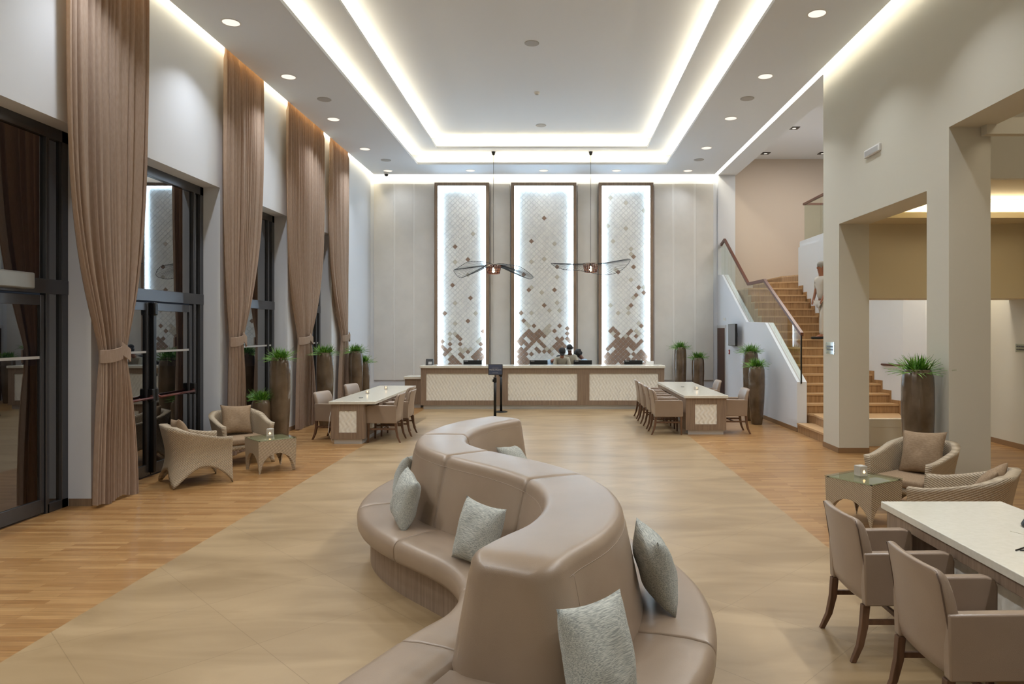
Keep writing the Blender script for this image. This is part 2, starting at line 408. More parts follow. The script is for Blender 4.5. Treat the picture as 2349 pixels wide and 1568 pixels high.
# left wall with four tall openings
WIN = [(4.9, 7.94), (8.62, 10.98), (11.72, 13.74), (14.5, 16.42)]; ZW = 4.24
g = G()
xs0 = XL - 0.32
prev = YF
for a, b in WIN:
    g.box(xs0, XL, prev, a, 0, ZW); prev = b
g.box(xs0, XL, prev, YB, 0, ZW); g.box(xs0, XL, YF, YB, ZW, ZC + .3)
struct(g.build('wall_left', M['wall']))
g = G(); prev = YF
for a, b in WIN:
    g.box(XL - .25, XL + .012, prev - (0.012 if prev > YF else 0), a + .012, 0, 0.085); prev = b
g.box(XL - .25, XL + .012, prev - .012, YB, 0, 0.085)
struct(g.build('baseboard_left', wood('oak_baseboard', rgb(128, 106, 84), rgb(146, 122, 98))))
g = G(); g.box(XL - .3, 5.065, YB, YB + .3, 0, ZC + .3); struct(g.build('wall_back', M['wall']))
g = G(); g.box(XL - .3, XO + .3, YF - .2, YF, 0, ZC + 1); struct(g.build('wall_near', M['wallr']))
# raised marbled panels on the back wall
PXF = 19.8 / 1600
def bx(px): return (px - 1277) * PXF
k = 1
for a, b in ((857, 902), (906, 947), (951, 996), (1125, 1170), (1325, 1370), (1501, 1543), (1548, 1592), (1597, 1637)):
    g = G(); g.box(bx(a), bx(b), YB - 0.035, YB, 0.58, 6.16); struct(g.build('trim_%d' % k, M['panel'], bevel=.006)); k += 1

g = G(); g.box(bx(902), bx(951), YB - .03, YB, .58, 6.16); g.box(bx(1543), bx(1597), YB - .03, YB, .58, 6.16); struct(g.build('trim_%d' % k, M['white']))
# right wall with its openings
XR2 = 5.09
g = G()
g.box(XR, XR2, 8.18, 8.67, 0, 4.38)                 # pillar
g.box(XR, XR2, 8.67, 11.36, 3.73, 4.38)
g.box(XR, XR2, 11.36, 12.03, 0, 4.38)               # corner column
g.box(XR, XR2, YF, 12.03, 4.38, ZC + .3)
g.box(XR, XR2, YF, -1.5, 0, 4.38)
struct(g.build('wall_right', M['wallr']))
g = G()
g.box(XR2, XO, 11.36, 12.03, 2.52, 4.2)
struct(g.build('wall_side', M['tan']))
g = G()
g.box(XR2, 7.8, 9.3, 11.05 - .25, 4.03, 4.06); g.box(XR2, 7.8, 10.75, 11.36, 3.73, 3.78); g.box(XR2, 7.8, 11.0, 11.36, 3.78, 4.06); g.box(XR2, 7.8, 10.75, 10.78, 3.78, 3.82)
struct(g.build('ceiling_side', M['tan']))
g = G(); g.box(XR2, XO, 9.2, 9.3, 4.0, ZC + .3); struct(g.build('wall_upper', M['wallr']))
g = G(); g.box(4.97, XO, 8.06, 8.17, 4.27, 4.46); struct(g.build('trim_beam', M['wallr']))
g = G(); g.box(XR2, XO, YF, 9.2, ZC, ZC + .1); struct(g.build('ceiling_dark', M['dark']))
g = G(); g.box(7.8, XO + .1, YF, 12.62, 0, ZC); struct(g.build('wall_outer', M['wallr']))
g = G(); g.box(XR2 - .0, 6.4, 12.03, 12.10, 0, 0.47); g.box(XR2, 6.4, 12.025, 12.03, 0.33, 0.337)
struct(g.build('trim_plinth', M['wallr']))
g = G()
g.box(XR - .012, XR, 11.35, 12.03, 0, .085); g.box(XR - .012, XR2, 11.348, 11.36, 0, .085); g.box(XR - .012, XR, 8.18, 8.67, 0, .085); g.box(XR - .012, XR2, 8.168, 8.18, 0, .085)
g.box(7.785, 7.8, 2, 12.6, 0, .09)
M['obase'] = mat('oak_skirting', rgb(140, 110, 78), .5)
struct(g.build('baseboard_right', M['obase']))
# stair hall
g = G(); g.box(XR - .02, 5.1, 12.03, YB, ZC, ZC + .7); g.box(5.1, XO + 1.5, 12.03, 13.75, ZC, ZC + .7)
struct(g.build('ceiling_soffit', M['ceil']))
g = G(); g.box(5.1, XO + 1.5, 13.75, YB + .3, 6.87, 6.95); struct(g.build('ceiling_hall', M['ceil']))
g = G(); g.box(5.07, XO + 1.5, YB, YB + .3, 0, 6.95); struct(g.build('wall_hall', M['peach']))
g = G(); g.box(XR - .02, 5.07, YB - .06, YB, 0, ZC); struct(g.build('trim_pilaster', M['wall']))
g = G(); g.box(XO + 1.4, XO + 1.5, 12.0, YB, 4.0, 6.95); struct(g.build('wall_hall_right', M['peach']))
# string wall under the balustrade, slightly splayed in plan
def sx(y): return 4.58 + (YB - y) / (YB - 13.72) * 0.15
prof = [(YB, 3.57), (19.4, 3.54), (17.08, 2.2), (15.67, 2.17), (13.72, 0.98)]
g = G()
for (ya, za), (yb, zb) in zip(prof, prof[1:]):
    b = [(sx(yb), yb, 0), (sx(yb) + .19, yb, 0), (sx(ya) + .19, ya, 0), (sx(ya), ya, 0)]
    g.hexa(b, [(b[0][0], yb, zb), (b[1][0], yb, zb), (b[2][0], ya, za), (b[3][0], ya, za)])
struct(g.build('wall_string', M['wall']))
g = G()
for (ya), (yb) in ((18.85, 13.71),):
    g.hexa([(sx(yb) - .012, yb, 0), (sx(yb), yb, 0), (sx(ya), ya, 0), (sx(ya) - .012, ya, 0)], [(sx(yb) - .012, yb, .085), (sx(yb), yb, .085), (sx(ya), ya, .085), (sx(ya) - .012, ya, .085)])
struct(g.build('baseboard_string', M['obase']))
# inner stair wall, curved, carrying the upper landing
wp = [(6.2, 17.9), (6.2, 17.2), (6.2, 16.5), (6.25, 15.8), (6.42, 15.2), (6.62, 14.65), (6.72, 14.1), (6.8, 13.7), (7.0, 13.25), (7.35, 12.85), (7.8, 12.6)]
g = G()
g.prism(wp + [(XO + 1.4, 12.6), (XO + 1.4, 17.9)], 0, 4.12); struct(g.build('wall_stair', M['wall']))
g = G(); g.prism([(x + .03, y - .02 if i == 0 else y) for i, (x, y) in enumerate(wp)] + [(XO + 1.4, 12.6), (XO + 1.4, 17.88)], 4.12, 4.27); struct(g.build('floor_landing', M['wall']))

# ---------------------------------------------------------------- staircase
st = thing('staircase', 'wide oak-faced staircase rising between the glass balustrade and the white wall', 'stairs', (5.6, 13.7, 0))
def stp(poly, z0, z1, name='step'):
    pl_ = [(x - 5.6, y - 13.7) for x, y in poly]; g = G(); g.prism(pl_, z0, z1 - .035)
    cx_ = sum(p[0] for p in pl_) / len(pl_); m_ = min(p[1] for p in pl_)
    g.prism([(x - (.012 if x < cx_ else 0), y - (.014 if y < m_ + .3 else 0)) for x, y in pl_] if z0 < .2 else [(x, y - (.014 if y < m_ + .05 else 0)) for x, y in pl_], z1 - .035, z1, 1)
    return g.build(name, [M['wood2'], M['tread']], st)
def wx(y):   # x of the curved wall at depth y
    for (xa, ya), (xb, yb) in zip(wp, wp[1:]):
        if yb <= y <= ya: return xa + (xb - xa) * (ya - y) / (ya - yb)
    return 6.2 if y > 17 else 7.8
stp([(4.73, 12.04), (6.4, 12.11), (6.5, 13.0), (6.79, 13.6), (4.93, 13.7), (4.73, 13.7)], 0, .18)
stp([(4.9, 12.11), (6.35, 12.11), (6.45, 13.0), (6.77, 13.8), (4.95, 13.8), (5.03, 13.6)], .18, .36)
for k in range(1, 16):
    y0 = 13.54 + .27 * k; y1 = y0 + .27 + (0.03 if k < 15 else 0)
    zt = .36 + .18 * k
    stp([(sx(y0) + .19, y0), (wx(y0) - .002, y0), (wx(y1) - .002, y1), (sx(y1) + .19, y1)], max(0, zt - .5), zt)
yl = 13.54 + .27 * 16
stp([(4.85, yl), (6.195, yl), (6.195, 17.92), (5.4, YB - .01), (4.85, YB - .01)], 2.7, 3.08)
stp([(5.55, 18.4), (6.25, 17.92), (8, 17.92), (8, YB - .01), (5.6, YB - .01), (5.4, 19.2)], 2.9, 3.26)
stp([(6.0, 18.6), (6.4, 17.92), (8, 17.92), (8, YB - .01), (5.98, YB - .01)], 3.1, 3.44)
g = G()
for k in range(1, 16):   # saw-tooth skirting on the wall side
    y0 = 13.54 + .27 * k - .05; y1 = y0 + .31; zt = .36 + .18 * k + .07
    g.hexa([(wx(y0) - .014 - 5.6, y0 - 13.7, zt - .3), (wx(y0) - .001 - 5.6, y0 - 13.7, zt - .3), (wx(y1) - .001 - 5.6, y1 - 13.7, zt - .3), (wx(y1) - .014 - 5.6, y1 - 13.7, zt - .3)],
           [(wx(y0) - .014 - 5.6, y0 - 13.7, zt), (wx(y0) - .001 - 5.6, y0 - 13.7, zt), (wx(y1) - .001 - 5.6, y1 - 13.7, zt), (wx(y1) - .014 - 5.6, y1 - 13.7, zt)])
g.build('skirting', M['wood2'], st)

# glass balustrade on the string wall
bal = thing('stair_balustrade', 'clear glass stair balustrade with stepped dark red handrail on the sloping white wall', 'railing', (4.8, 13.75, .9))
O = Vector((4.8, 13.75, .9))
rl = [(YB - .02, 4.42), (19.45, 4.52), (17.24, 3.14), (16.0, 3.14), (13.72, 1.92)]
def ztop(y):
    for (ya, za), (yb, zb) in zip(rl, rl[1:]):
        if yb <= y <= ya: return za + (zb - za) * (ya - y) / (ya - yb)
def zbot(y):
    for (ya, za), (yb, zb) in zip(prof, prof[1:]):
        if yb <= y <= ya: return za + (zb - za) * (ya - y) / (ya - yb)
cuts = [13.75, 14.9, 15.67, 16.0, 17.08, 17.24, 18.3, 19.4, 19.45, YB - .02]
joints = [13.75, 15.3, 16.4, 17.6, 18.8, YB - .02]
for ja, jb in zip(joints, joints[1:]):
    ys = [ja + .008] + [c for c in cuts if ja + .02 < c < jb - .02] + [jb - .008]
    g = G()
    for a, b in zip(ys, ys[1:]):
        xa, xb = sx(a) + .095, sx(b) + .095
        g.hexa([(xa - .006, a, zbot(a) - .03), (xa + .006, a, zbot(a) - .03), (xb + .006, b, zbot(b) - .03), (xb - .006, b, zbot(b) - .03)],
               [(xa - .006, a, ztop(a)), (xa + .006, a, ztop(a)), (xb + .006, b, ztop(b)), (xb - .006, b, ztop(b))])
    g.v = [tuple(Vector(v) - O) for v in g.v]; g.build('glass_panel', M['glass'], bal)
def rail_along(pts, hw=.03, hh=.035):
    g = G()
    for a, b in zip(pts, pts[1:]):
        g.hexa([(a[0] - hw, a[1], a[2] - hh), (a[0] + hw, a[1], a[2] - hh), (b[0] + hw, b[1], b[2] - hh), (b[0] - hw, b[1], b[2] - hh)],
               [(a[0] - hw, a[1], a[2] + hh), (a[0] + hw, a[1], a[2] + hh), (b[0] + hw, b[1], b[2] + hh), (b[0] - hw, b[1], b[2] + hh)])
    return g
g = rail_along([tuple(Vector((sx(y) + .095, y, z)) - O) for y, z in reversed(rl)]); g.build('handrail', M['rail'], bal)
g = G(); g.box(-.004, .02, -.05, -.03, 0.05, 1.0); g.build('end_post', M['blackmet'], bal)
g = G()
for (ya, za), (yb, zb) in zip(prof, prof[1:]):
    x_ = (sx(ya) + .055, sx(yb) + .055)
    g.hexa([(x_[1], yb, zb), (x_[1] + .03, yb, zb), (x_[0] + .03, ya, za), (x_[0], ya, za)], [(x_[1], yb, zb + .004), (x_[1] + .03, yb, zb + .004), (x_[0] + .03, ya, za + .004), (x_[0], ya, za + .004)])
g.v = [tuple(Vector(v) - O) for v in g.v]; g.build('base_channel', M['grille'], bal)
# upper landing balustrade
b2 = thing('landing_balustrade', 'clear glass balustrade with brown rail around the upper landing', 'railing', (6.32, 17.8, 4.27))
for a, b in ((-.01, -1.1), (-1.12, -2.2), (-2.22, -3.6)):
    g = G(); g.box(-.006, .006, b, a, 0, .92); g.build('glass_panel', M['glass'], b2)
g = G(); g.box(0.01, 2.2, -.006, .006, 0, .92); g.build('glass_panel', M['glass'], b2)
g = G(); g.box(-.03, .03, -3.6, .03, .92, .97); g.box(.03, 2.2, -.03, .03, .92, .97); g.build('handrail', M['rail'], b2)
g = G(); g.lathe([(.2, 0), (.22, .1), (.34, .78), (.36, .8), (.33, .8), (.3, .74)], 32); 
tag(g.build('tapered_planter', M['greyplanter'], loc=(6.82, 16.6, 4.27), smooth=True), 'grey tapered planter standing behind the upper landing glass', 'planter')
# wall handrail seen through the opening
g = G(); g.tube([(6.66, 14.3, 1.3), (6.74, 13.7, 1.31), (6.93, 13.2, 1.31), (7.25, 12.8, 1.31)], .022, 8)
tag(g.build('wall_handrail', M['rail'], smooth=True), 'dark red handrail on the white wall beside the lowest steps', 'handrail')

# door and television on the string wall
d = G(); y0, y1 = 18.93, YB - .02
d.hexa([(sx(y0) - .02, y0, 0), (sx(y0), y0, 0), (sx(y1), y1, 0), (sx(y1) - .02, y1, 0)], [(sx(y0) - .02, y0, 2.14), (sx(y0), y0, 2.14), (sx(y1), y1, 2.14), (sx(y1) - .02, y1, 2.14)])
dr = struct(d.build('door_4', M['steel']))
g = G(); y0, y1 = 19.02, YB - .1
g.hexa([(sx(y0) - .03, y0, 0.01), (sx(y0) - .02, y0, 0.01), (sx(y1) - .02, y1, 0.01), (sx(y1) - .03, y1, 0.01)], [(sx(y0) - .03, y0, 2.06), (sx(y0) - .02, y0, 2.06), (sx(y1) - .02, y1, 2.06), (sx(y1) - .03, y1, 2.06)])
g.build('door_leaf', M['doorw'], dr)
tv = thing('television', 'dark flat television on a swivel bracket beside the brown door', 'television', (4.53, 17.85, 1.88), math.radians(-3))
g = G(); g.box(-.055, -.0, -.46, .46, -.28, .28); g.build('casing', M['black'], tv, bevel=.006)
g = G(); g.box(-.058, -.0555, -.445, .445, -.26, .27); g.build('screen', M['screen'], tv)
g = G(); g.box(0, .035, -.12, .12, -.12, .12); g.box(.035, .09, -.03, .03, -.05, .05); g.build('bracket', M['blackmet'], tv)
g = G(); g.box(-.02, 0, -.045, .045, -.06, .06)
fa = tag(g.build('fire_alarm', M['red'], loc=(sx(18.6), 18.6, 1.42), bevel=.005), 'small red fire alarm call point under the television', 'alarm')
g = G(); g.box(-.022, -.02, -.02, .02, -.025, .025); g.build('push_plate', M['white'], fa)
g = G(); g.box(-.01, 0, -.14, .14, -.04, .04)
sg = tag(g.build('door_sign', M['white'], loc=(sx(19.1), 19.1, 2.3)), 'small pale notice above the brown door', 'sign')
g = G()
for i in range(3): g.box(-.012, -.0095, -.11 + .02 * i, .11 - .03 * i, .018 - .02 * i, .024 - .02 * i)
g.build('lettering', M['grille'], sg)
def plate_sign(loc, label, parent_rot=0, wid=.36, hei=.2):
    t = thing('wall_sign', label, 'sign', loc, parent_rot)
    g = G(); g.box(-.014, -.008, -wid / 2, wid / 2, -hei / 2, hei / 2); g.build('glass_plate', M['glass'], t)
    for a in (-1, 1):
        for b in (-1, 1): g = G(); g.box(-.018, 0, a * wid * .42 - .006, a * wid * .42 + .006, b * hei * .42 - .006, b * hei * .42 + .006); g.build('standoff', M['steel'], t)
    random.seed(3)
    for r in range(2):
        g = G(); y = -wid * .38
        while y < wid * .34:
            ww = random.uniform(.008, .02); g.box(-.0155, -.0142, y, y + ww, .012 - r * .05, .04 - r * .05); y += ww + .006
        g.build('lettering', M['frame'], t)
    return t
plate_sign((XR, 11.72, 1.70), 'small clear plate sign with dark lettering on the corner column by the stairs')
plate_sign((7.8, 11.7, 1.7), 'small pale plate sign on the far right wall behind the pillars', wid=.3, hei=.14)
g = G(); g.box(-.04, 0, -.24, .24, -.055, .055)
el = tag(g.build('emergency_light', M['white'], loc=(XR, 10.12, 4.6), bevel=.01), 'white emergency light box high on the right wall', 'light')
g = G(); g.box(-.043, -.04, -.21, .21, -.04, .03); g.build('lens', M['grille'], el)

# ---------------------------------------------------------------- windows and doors
XG = -5.56
k = 1
def bar(g, y0, y1, z0, z1, d=.07): g.box(XG - d, XG, y0, y1, z0, z1)
WM = []
for i, (a, b) in enumerate(WIN):
    g = G()
    bar(g, a, a + .07, 0, ZW); bar(g, b - .10, b, 0, ZW); bar(g, a, b, ZW - .13, ZW); g.box(XG - .06, XG + .006, a + .001, b - .001, 2.40, 2.56)
    mull = b - (.32 if i == 0 else .27)
    bar(g, mull - .025, mull + .025, 0, ZW - .13)
    bar(g, mull, b, 0, .1)
    if i != 1 and i != 0: bar(g, a, mull, 0, .12)
    wd = struct(g.build('window_%d' % (i + 1), M['frame'], bevel=.004))
    for (ya, yb, za, zb) in ((a + .07, mull - .025, 2.56, ZW - .13), (mull + .025, b - .1, 2.56, ZW - .13), (mull + .025, b - .1, .1, 2.40)) + (((a + .07, mull - .025, .12, 2.40),) if i > 1 else ()):
        g = G(); g.box(XG - .045, XG - .035, ya, yb, za, zb); g.build('glass_pane', M['wglass'], wd)
    if i > 1:
        g = G(); g.box(XG - .034, XG - .025, a + .07, b - .1, 1.69, 1.72); g.build('glazing_bar', M['grille'], wd)
def leaf(n, ya, yb, bars=True, st_=.075, hinge=1):
    g = G()
    g.box(XG - .06, XG - .01, ya, ya + st_, 0.02, 2.38); g.box(XG - .06, XG - .01, yb - st_, yb, 0.02, 2.38)
    g.box(XG - .06, XG - .01, ya + st_, yb - st_, 2.27, 2.38); g.box(XG - .06, XG - .01, ya + st_, yb - st_, 0.02, .17)
    d = struct(g.build('door_%d' % n, M['frame'], bevel=.004))
    g = G(); g.box(XG - .04, XG - .03, ya + st_, yb - st_, .17, 2.27); g.build('glass_pane', M['wglass'], d)
    g = G(); g.box(XG - .029, XG - .022, ya + st_, yb - st_, 1.69, 1.72); g.build('safety_strip', M['grille'], d)
    if bars:
        g = G(); g.tube([(XG + .01, ya + .03, 1.12), (XG + .07, ya + .09, 1.08), (XG + .07, yb - .09, 1.08), (XG + .01, yb - .03, 1.12)], .018, 10)
        g.build('panic_bar', M['redbar'], d, smooth=True)
        g = G()
        for y in (ya + .035, yb - .035): g.box(XG - .01, XG + .06, y - .03, y + .03, 1.03, 1.2)
        g.build('bar_housing', M['blackmet'], d, bevel=.012)
    return d
leaf(1, 6.32, 7.58, False, .05); leaf(5, 4.97, 6.30, False, .05)
leaf(2, 8.72, 9.56); d3 = leaf(3, 9.58, 10.66)
g = G(); g.box(XG - .01, XG + .05, 9.54, 9.61, .05, 2.3); g.build('lock_rod', M['blackmet'], d3, bevel=.01)
g = G(); g.box(XG - .01, XG + .07, 9.53, 9.62, 2.2, 2.38); g.build('rod_cap', M['blackmet'], d3, bevel=.02)
g = G(); g.box(XG, XG + .12, 5.0, 7.28, 2.43, 2.60)
tag(g.build('door_operator', mat('silver_door_operator', rgb(150, 148, 142), .35, .6), bevel=.015), 'long silver operator box over the sliding entrance door at the left edge', 'door operator')

# ---------------------------------------------------------------- curtains
def curtain(top, tie, bot, ztie, label, seed, folds=13):
    random.seed(seed); p1, p2 = random.uniform(0, 6), random.uniform(0, 6)
    root = thing('curtain', label, 'curtain', (XL + .12, (bot[0] + bot[1]) / 2, 0), 0, 'taupe curtains tied back against the window wall')
    yc = (bot[0] + bot[1]) / 2
    ztop_ = ZC + .12
    nz_, nf = 70, folds * 12
    ph = [random.uniform(-.5, .5) for _ in range(folds + 2)]; am = [random.uniform(.6, 1.2) for _ in range(folds + 2)]
    def edges(z):
        if z > ztie:
            t = (z - ztie) / (ztop_ - ztie); s = 1 - math.exp(-(t / .24) ** 1.3)
            return [tie[j] + (top[j] - tie[j]) * s for j in (0, 1)]
        t = (ztie - z) / ztie; s = math.sin(min(1, t) * PI / 2)
        return [tie[j] + (bot[j] - tie[j]) * s for j in (0, 1)]
    vs = []; 
    for i in range(nz_ + 1):
        z = 0.02 + (ztop_ - .02) * i / nz_
        e = edges(z); wv = abs(e[1] - e[0])
        amp = .040 - .016 * math.exp(-((z - ztie) / .35) ** 2)
        if z > ztop_ - .25: amp = .018
        for j in range(nf + 1):
            u = j / nf; f = u * folds; fi = int(f)
            a_ = am[min(fi, folds)]
            wob = .05 * math.sin(.8 * z + ph[min(fi, folds)] * 6)
            fr = f + .42 * math.sin(2 * PI * 1.7 * u + p1) + .22 * math.sin(2 * PI * 4.3 * u + p2)
            x = amp * (math.sin(2 * PI * (fr + wob)) + .28 * math.sin(4 * PI * fr + p2 + z * .5)) * (.75 + .25 * math.sin(7 * u + p1)) + .006 * math.sin(1.2 * z + 9 * u)
            zz = z + (.02 * math.sin(11 * u + seed) if i == 0 else 0)
            # gathered towards the middle and bulging outward round the tie
            bul = .05 * math.exp(-((z - ztie) / .9) ** 2) * math.sin(PI * u)
            vs.append((x + bul, e[0] + (e[1] - e[0]) * u + .006 * math.cos(2 * PI * f) - yc, zz))
    fs = [(i * (nf + 1) + j, i * (nf + 1) + j + 1, (i + 1) * (nf + 1) + j + 1, (i + 1) * (nf + 1) + j) for i in range(nz_) for j in range(nf)]
    g = G(); g.add(vs, fs); g.build('curtain_fabric', M['curtain'], root, smooth=True)
    # two tie bands that meet near the middle
    a, b = tie[0] - yc, tie[1] - yc; m_ = a + (b - a) * .52
    for (ya, yb, za, zb) in ((a - .03, m_, -.02, .02), (m_ - .02, b + .03, .07, -.03)):
        rings = []
        for q in range(9):
            t = q / 8; y = ya + (yb - ya) * t; xo = .02 + .085 * max(0, math.sin(PI * min(1, max(0, (y - a + .03) / (b - a + .06))))) ** .5
            zc = ztie + za + (zb - za) * t + (-.012 * math.sin(PI * t))
            rings.append([(xo, y, zc - .075), (xo + .012, y, zc - .075), (xo + .012, y, zc + .075), (xo, y, zc + .075)])
        g = G(); g.loft(rings); g.build('tie_band', M['curtain'], root, smooth=False, bevel=.004)
    return root
curtain((7.38, 8.84), (7.90, 8.38), (7.80, 8.58), 1.72, 'largest and nearest taupe tied curtain, left of the glass double door', 1)
curtain((10.89, 12.34), (11.04, 11.52), (11.0, 11.62), 1.83, 'taupe tied curtain behind the two wicker armchairs by the window', 2)
curtain((13.4, 15.5), (13.98, 14.67), (13.9, 14.95), 1.80, 'taupe tied curtain left of the white long table, between two tall planters', 3, 18)
curtain((15.94, 17.32), (16.80, 17.26), (16.6, 17.42), 1.82, 'farthest taupe tied curtain, nearest to the back wall', 4)

# ---------------------------------------------------------------- lit tile panels
A = [(809,455),(580,800),(638,858),(638,970),(409,970),(409,1087),(350,1145),(290,1087),(295,1200),(465,1260),(409,1318),(522,1318),(465,1375),(580,1375),(409,1430),(522,1430),(638,1430),(638,1200),(695,1260),(812,1145),(1100,970),(1100,1087),(1045,1145),(985,1200),(1100,1200),(930,1260),(1045,1260),(985,1318),(1100,1318),(1157,1260),(295,285),(240,918),(240,1030),(1157,685)]
Al = [(525,512),(985,285),(409,745),(525,745),(409,858),(1100,858),(1045,918),(638,1087),(752,1087),(695,1145),(868,1087),(409,1200)]
B = [(316,190),(378,373),(623,490),(502,615),(440,673),(560,673),(378,735),(502,735),(618,735),(316,795),(747,612),(685,673),(805,673),(747,735),(870,740),(680,795),(560,795),(255,860),(380,860),(625,860),(745,860),(316,920),(440,920),(560,920),(805,920),(502,980),(868,980),(440,1045),(316,1045),(255,1105),(378,1105),(316,1165),(440,1165),(255,1228),(378,1228),(316,1290),(440,1290),(502,1350),(378,1350),(255,1350),(440,1400),(316,1400),(565,1165),(685,1045),(745,1105),(868,1105),(990,1105),(1236,490),(1116,612),(1178,800),(1300,795),(1240,860),(1178,920),(1300,920),(1116,980),(1240,980),(1360,980),(1178,1045),(1300,1045),(1240,1100),(1425,550),(1425,670),(1425,795),(1487,860),(865,20)]
Bl = [(440,430),(502,490),(560,180),(985,120),(1230,120),(930,550),(990,490),(868,612),(990,612),(930,673),(930,1040),(1050,1165),(1055,1040)]
D = [(809,100),(1043,558),(407,618),(465,675),(522,733),(350,675),(465,790),(522,848),(465,905),(407,960),(350,1018),(290,1075),(580,905),(522,960),(465,1018),(640,848),(752,848),(695,905),(809,905),(640,960),(752,960),(868,960),(580,1018),(695,1018),(809,1018),(522,1075),(640,1075),(868,1075),(930,1018),(985,960),(1043,905),(465,1132),(580,1132),(695,1132),(407,1190),(522,1190),(640,1190),(752,1190),(290,1190),(350,1247),(465,1247),(580,1247),(695,1247),(235,1247),(290,1305),(407,1305),(522,1305),(640,1305),(752,1305),(235,1360),(350,1360),(465,1360),(580,1360),(290,1418),(407,1418),(640,1418),(868,1190),(930,1247),(868,1305),(985,1190),(1043,1132),(1100,1190),(1043,1247),(1100,1305),(985,1305),(1157,1247),(1157,1360),(1100,1418),(809,675),(752,733),(930,790)]
Dl = [(752,155),(522,275),(752,275),(930,675),(985,733),(985,500),(407,733),(695,790),(350,90)]
cv = lambda pts, s, ox, oy: [(ox + x / s, oy + y / s) for x, y in pts]
PAN = [
 (998, 1122, (1031.7, 789.0), cv(A, 9.8, 990, 690) + cv([(285,845),(443,1000),(257,1322),(480,1480)], 5.406, 990, 410), cv(Al, 9.8, 990, 690) + cv([(505,685),(285,1035),(443,1192),(285,1540)], 5.406, 990, 410), 'left'),
 (1173, 1322, (1213.0, 758.8), cv(B, 10.455, 1165, 700) + cv([(1386,490),(1228,775),(1548,1090),(1137,1190),(1203,1378),(1518,1378)], 5.406, 990, 410), cv(Bl, 10.455, 1165, 700) + cv([(1513,803),(1388,995),(1230,1030),(1548,1215),(1230,1350),(1360,1410),(1553,1535)], 5.406, 990, 410), 'middle'),
 (1373, 1498, (1406.5, 753.1), cv(D, 9.8, 1365, 690) + cv([(1988,225),(1988,405),(1705,500),(2075,775),(2030,910),(2170,868)], 7.83, 1200, 560), cv(Dl, 9.8, 1365, 690) + cv([(1940,80),(1940,180),(1940,635),(1680,450),(2165,775),(1985,960),(1487,725)], 7.83, 1200, 560) + cv([(1520,197),(1612,230),(1723,277),(1505,378),(1612,387),(1535,468)], 2.7037, 840, 380), 'right'),
]
YP = YB - .03; HS = 5.89     # tile face depth, half a tile diagonal in photo pixels
for (pa, pb, org, dk, lt, nm) in PAN:
    x0, x1 = bx(pa), bx(pb); zt, zb = 6.17, 0.35
    t = thing('tile_wall_panel', {'left': 'tall backlit tile panel left of the two pendant lamps, narrow, brown tiles low down', 'middle': 'widest backlit tile panel, behind the staff at the reception desk', 'right': 'tall backlit tile panel on the right, with a dense brown tile zigzag at its foot'}[nm], 'wall panel', ((x0 + x1) / 2, YB, 0), 0, 'backlit tile panels on the back wall')
    xc = (x0 + x1) / 2; hw = (x1 - x0) / 2; fw = .09
    g = G(); d0, d1 = -.16, -.001
    g.box(-hw, -hw + fw, d0, d1, zb, zt); g.box(hw - fw, hw, d0, d1, zb, zt); g.box(-hw + fw, hw - fw, d0, d1, zt - fw, zt); g.box(-hw + fw, hw - fw, d0, d1, zb, zb + fw)
    g.build('frame', M['wood'], t, bevel=.004)
    g = G(); ih = hw - fw
    for a in ((-ih, -ih + .045), (ih - .045, ih)): g.box(a[0], a[1], -.10, -.07, zb + fw, zt - fw)
    g.box(-ih + .045, ih - .045, -.10, -.07, zt - fw - .045, zt - fw); g.build('light_strip', M['led'], t)
    g = G(); g.box(-ih, ih, -.02, -.002, zb + fw, zt - fw, 0)
    s = PXF * HS; gap = .965; ux0, uz0 = bx(org[0]) - xc, 2 + (757 - org[1]) * PXF
    snap = lambda pts: {(round((bx(x) - xc - ux0) / s), round((2 + (757 - y) * PXF - uz0) / s)) for x, y in pts}
    def fix(S, pts):
        out = set()
        for x, y in pts:
            fi = (bx(x) - xc - ux0) / s; fj = (2 + (757 - y) * PXF - uz0) / s
            best = min(((i, j) for i in range(int(fi) - 3, int(fi) + 4) for j in range(int(fj) - 3, int(fj) + 4) if (i + j) % 2 == 0), key=lambda q: (q[0] - fi) ** 2 + (q[1] - fj) ** 2)
            out.add(best)
        return out
    Sd, Sl = fix(None, dk), fix(None, lt)
    random.seed(5)
    for i in range(-30, 31):
        for j in range(-60, 70):
            if (i + j) % 2: continue
            cx, cz = ux0 + i * s, uz0 + j * s
            if abs(cx) > ih - s * .6 or not (zb + fw + s * .6 < cz < zt - fw - s * .6): continue
            mi = 2 if (i, j) in Sd else 3 if (i, j) in Sl else 1
            h = random.uniform(.006, .009); tx, tz = random.uniform(-.03, .03), random.uniform(-.03, .03)
            a, b = s * gap, s * .84
            vs = [(cx - a, -.02, cz), (cx, -.02, cz - a), (cx + a, -.02, cz), (cx, -.02, cz + a)] + [(cx + dx * b, -.02 - h - dx * b * tx - dz * b * tz, cz + dz * b) for dx, dz in ((-1, 0), (0, -1), (1, 0), (0, 1))]
            g.add(vs, [(4, 5, 6, 7), (0, 1, 5, 4), (1, 2, 6, 5), (2, 3, 7, 6), (3, 0, 4, 7)], mi)
    g.build('tile_field', [M['tback'], M['tw'], M['tb'], M['tl']], t)

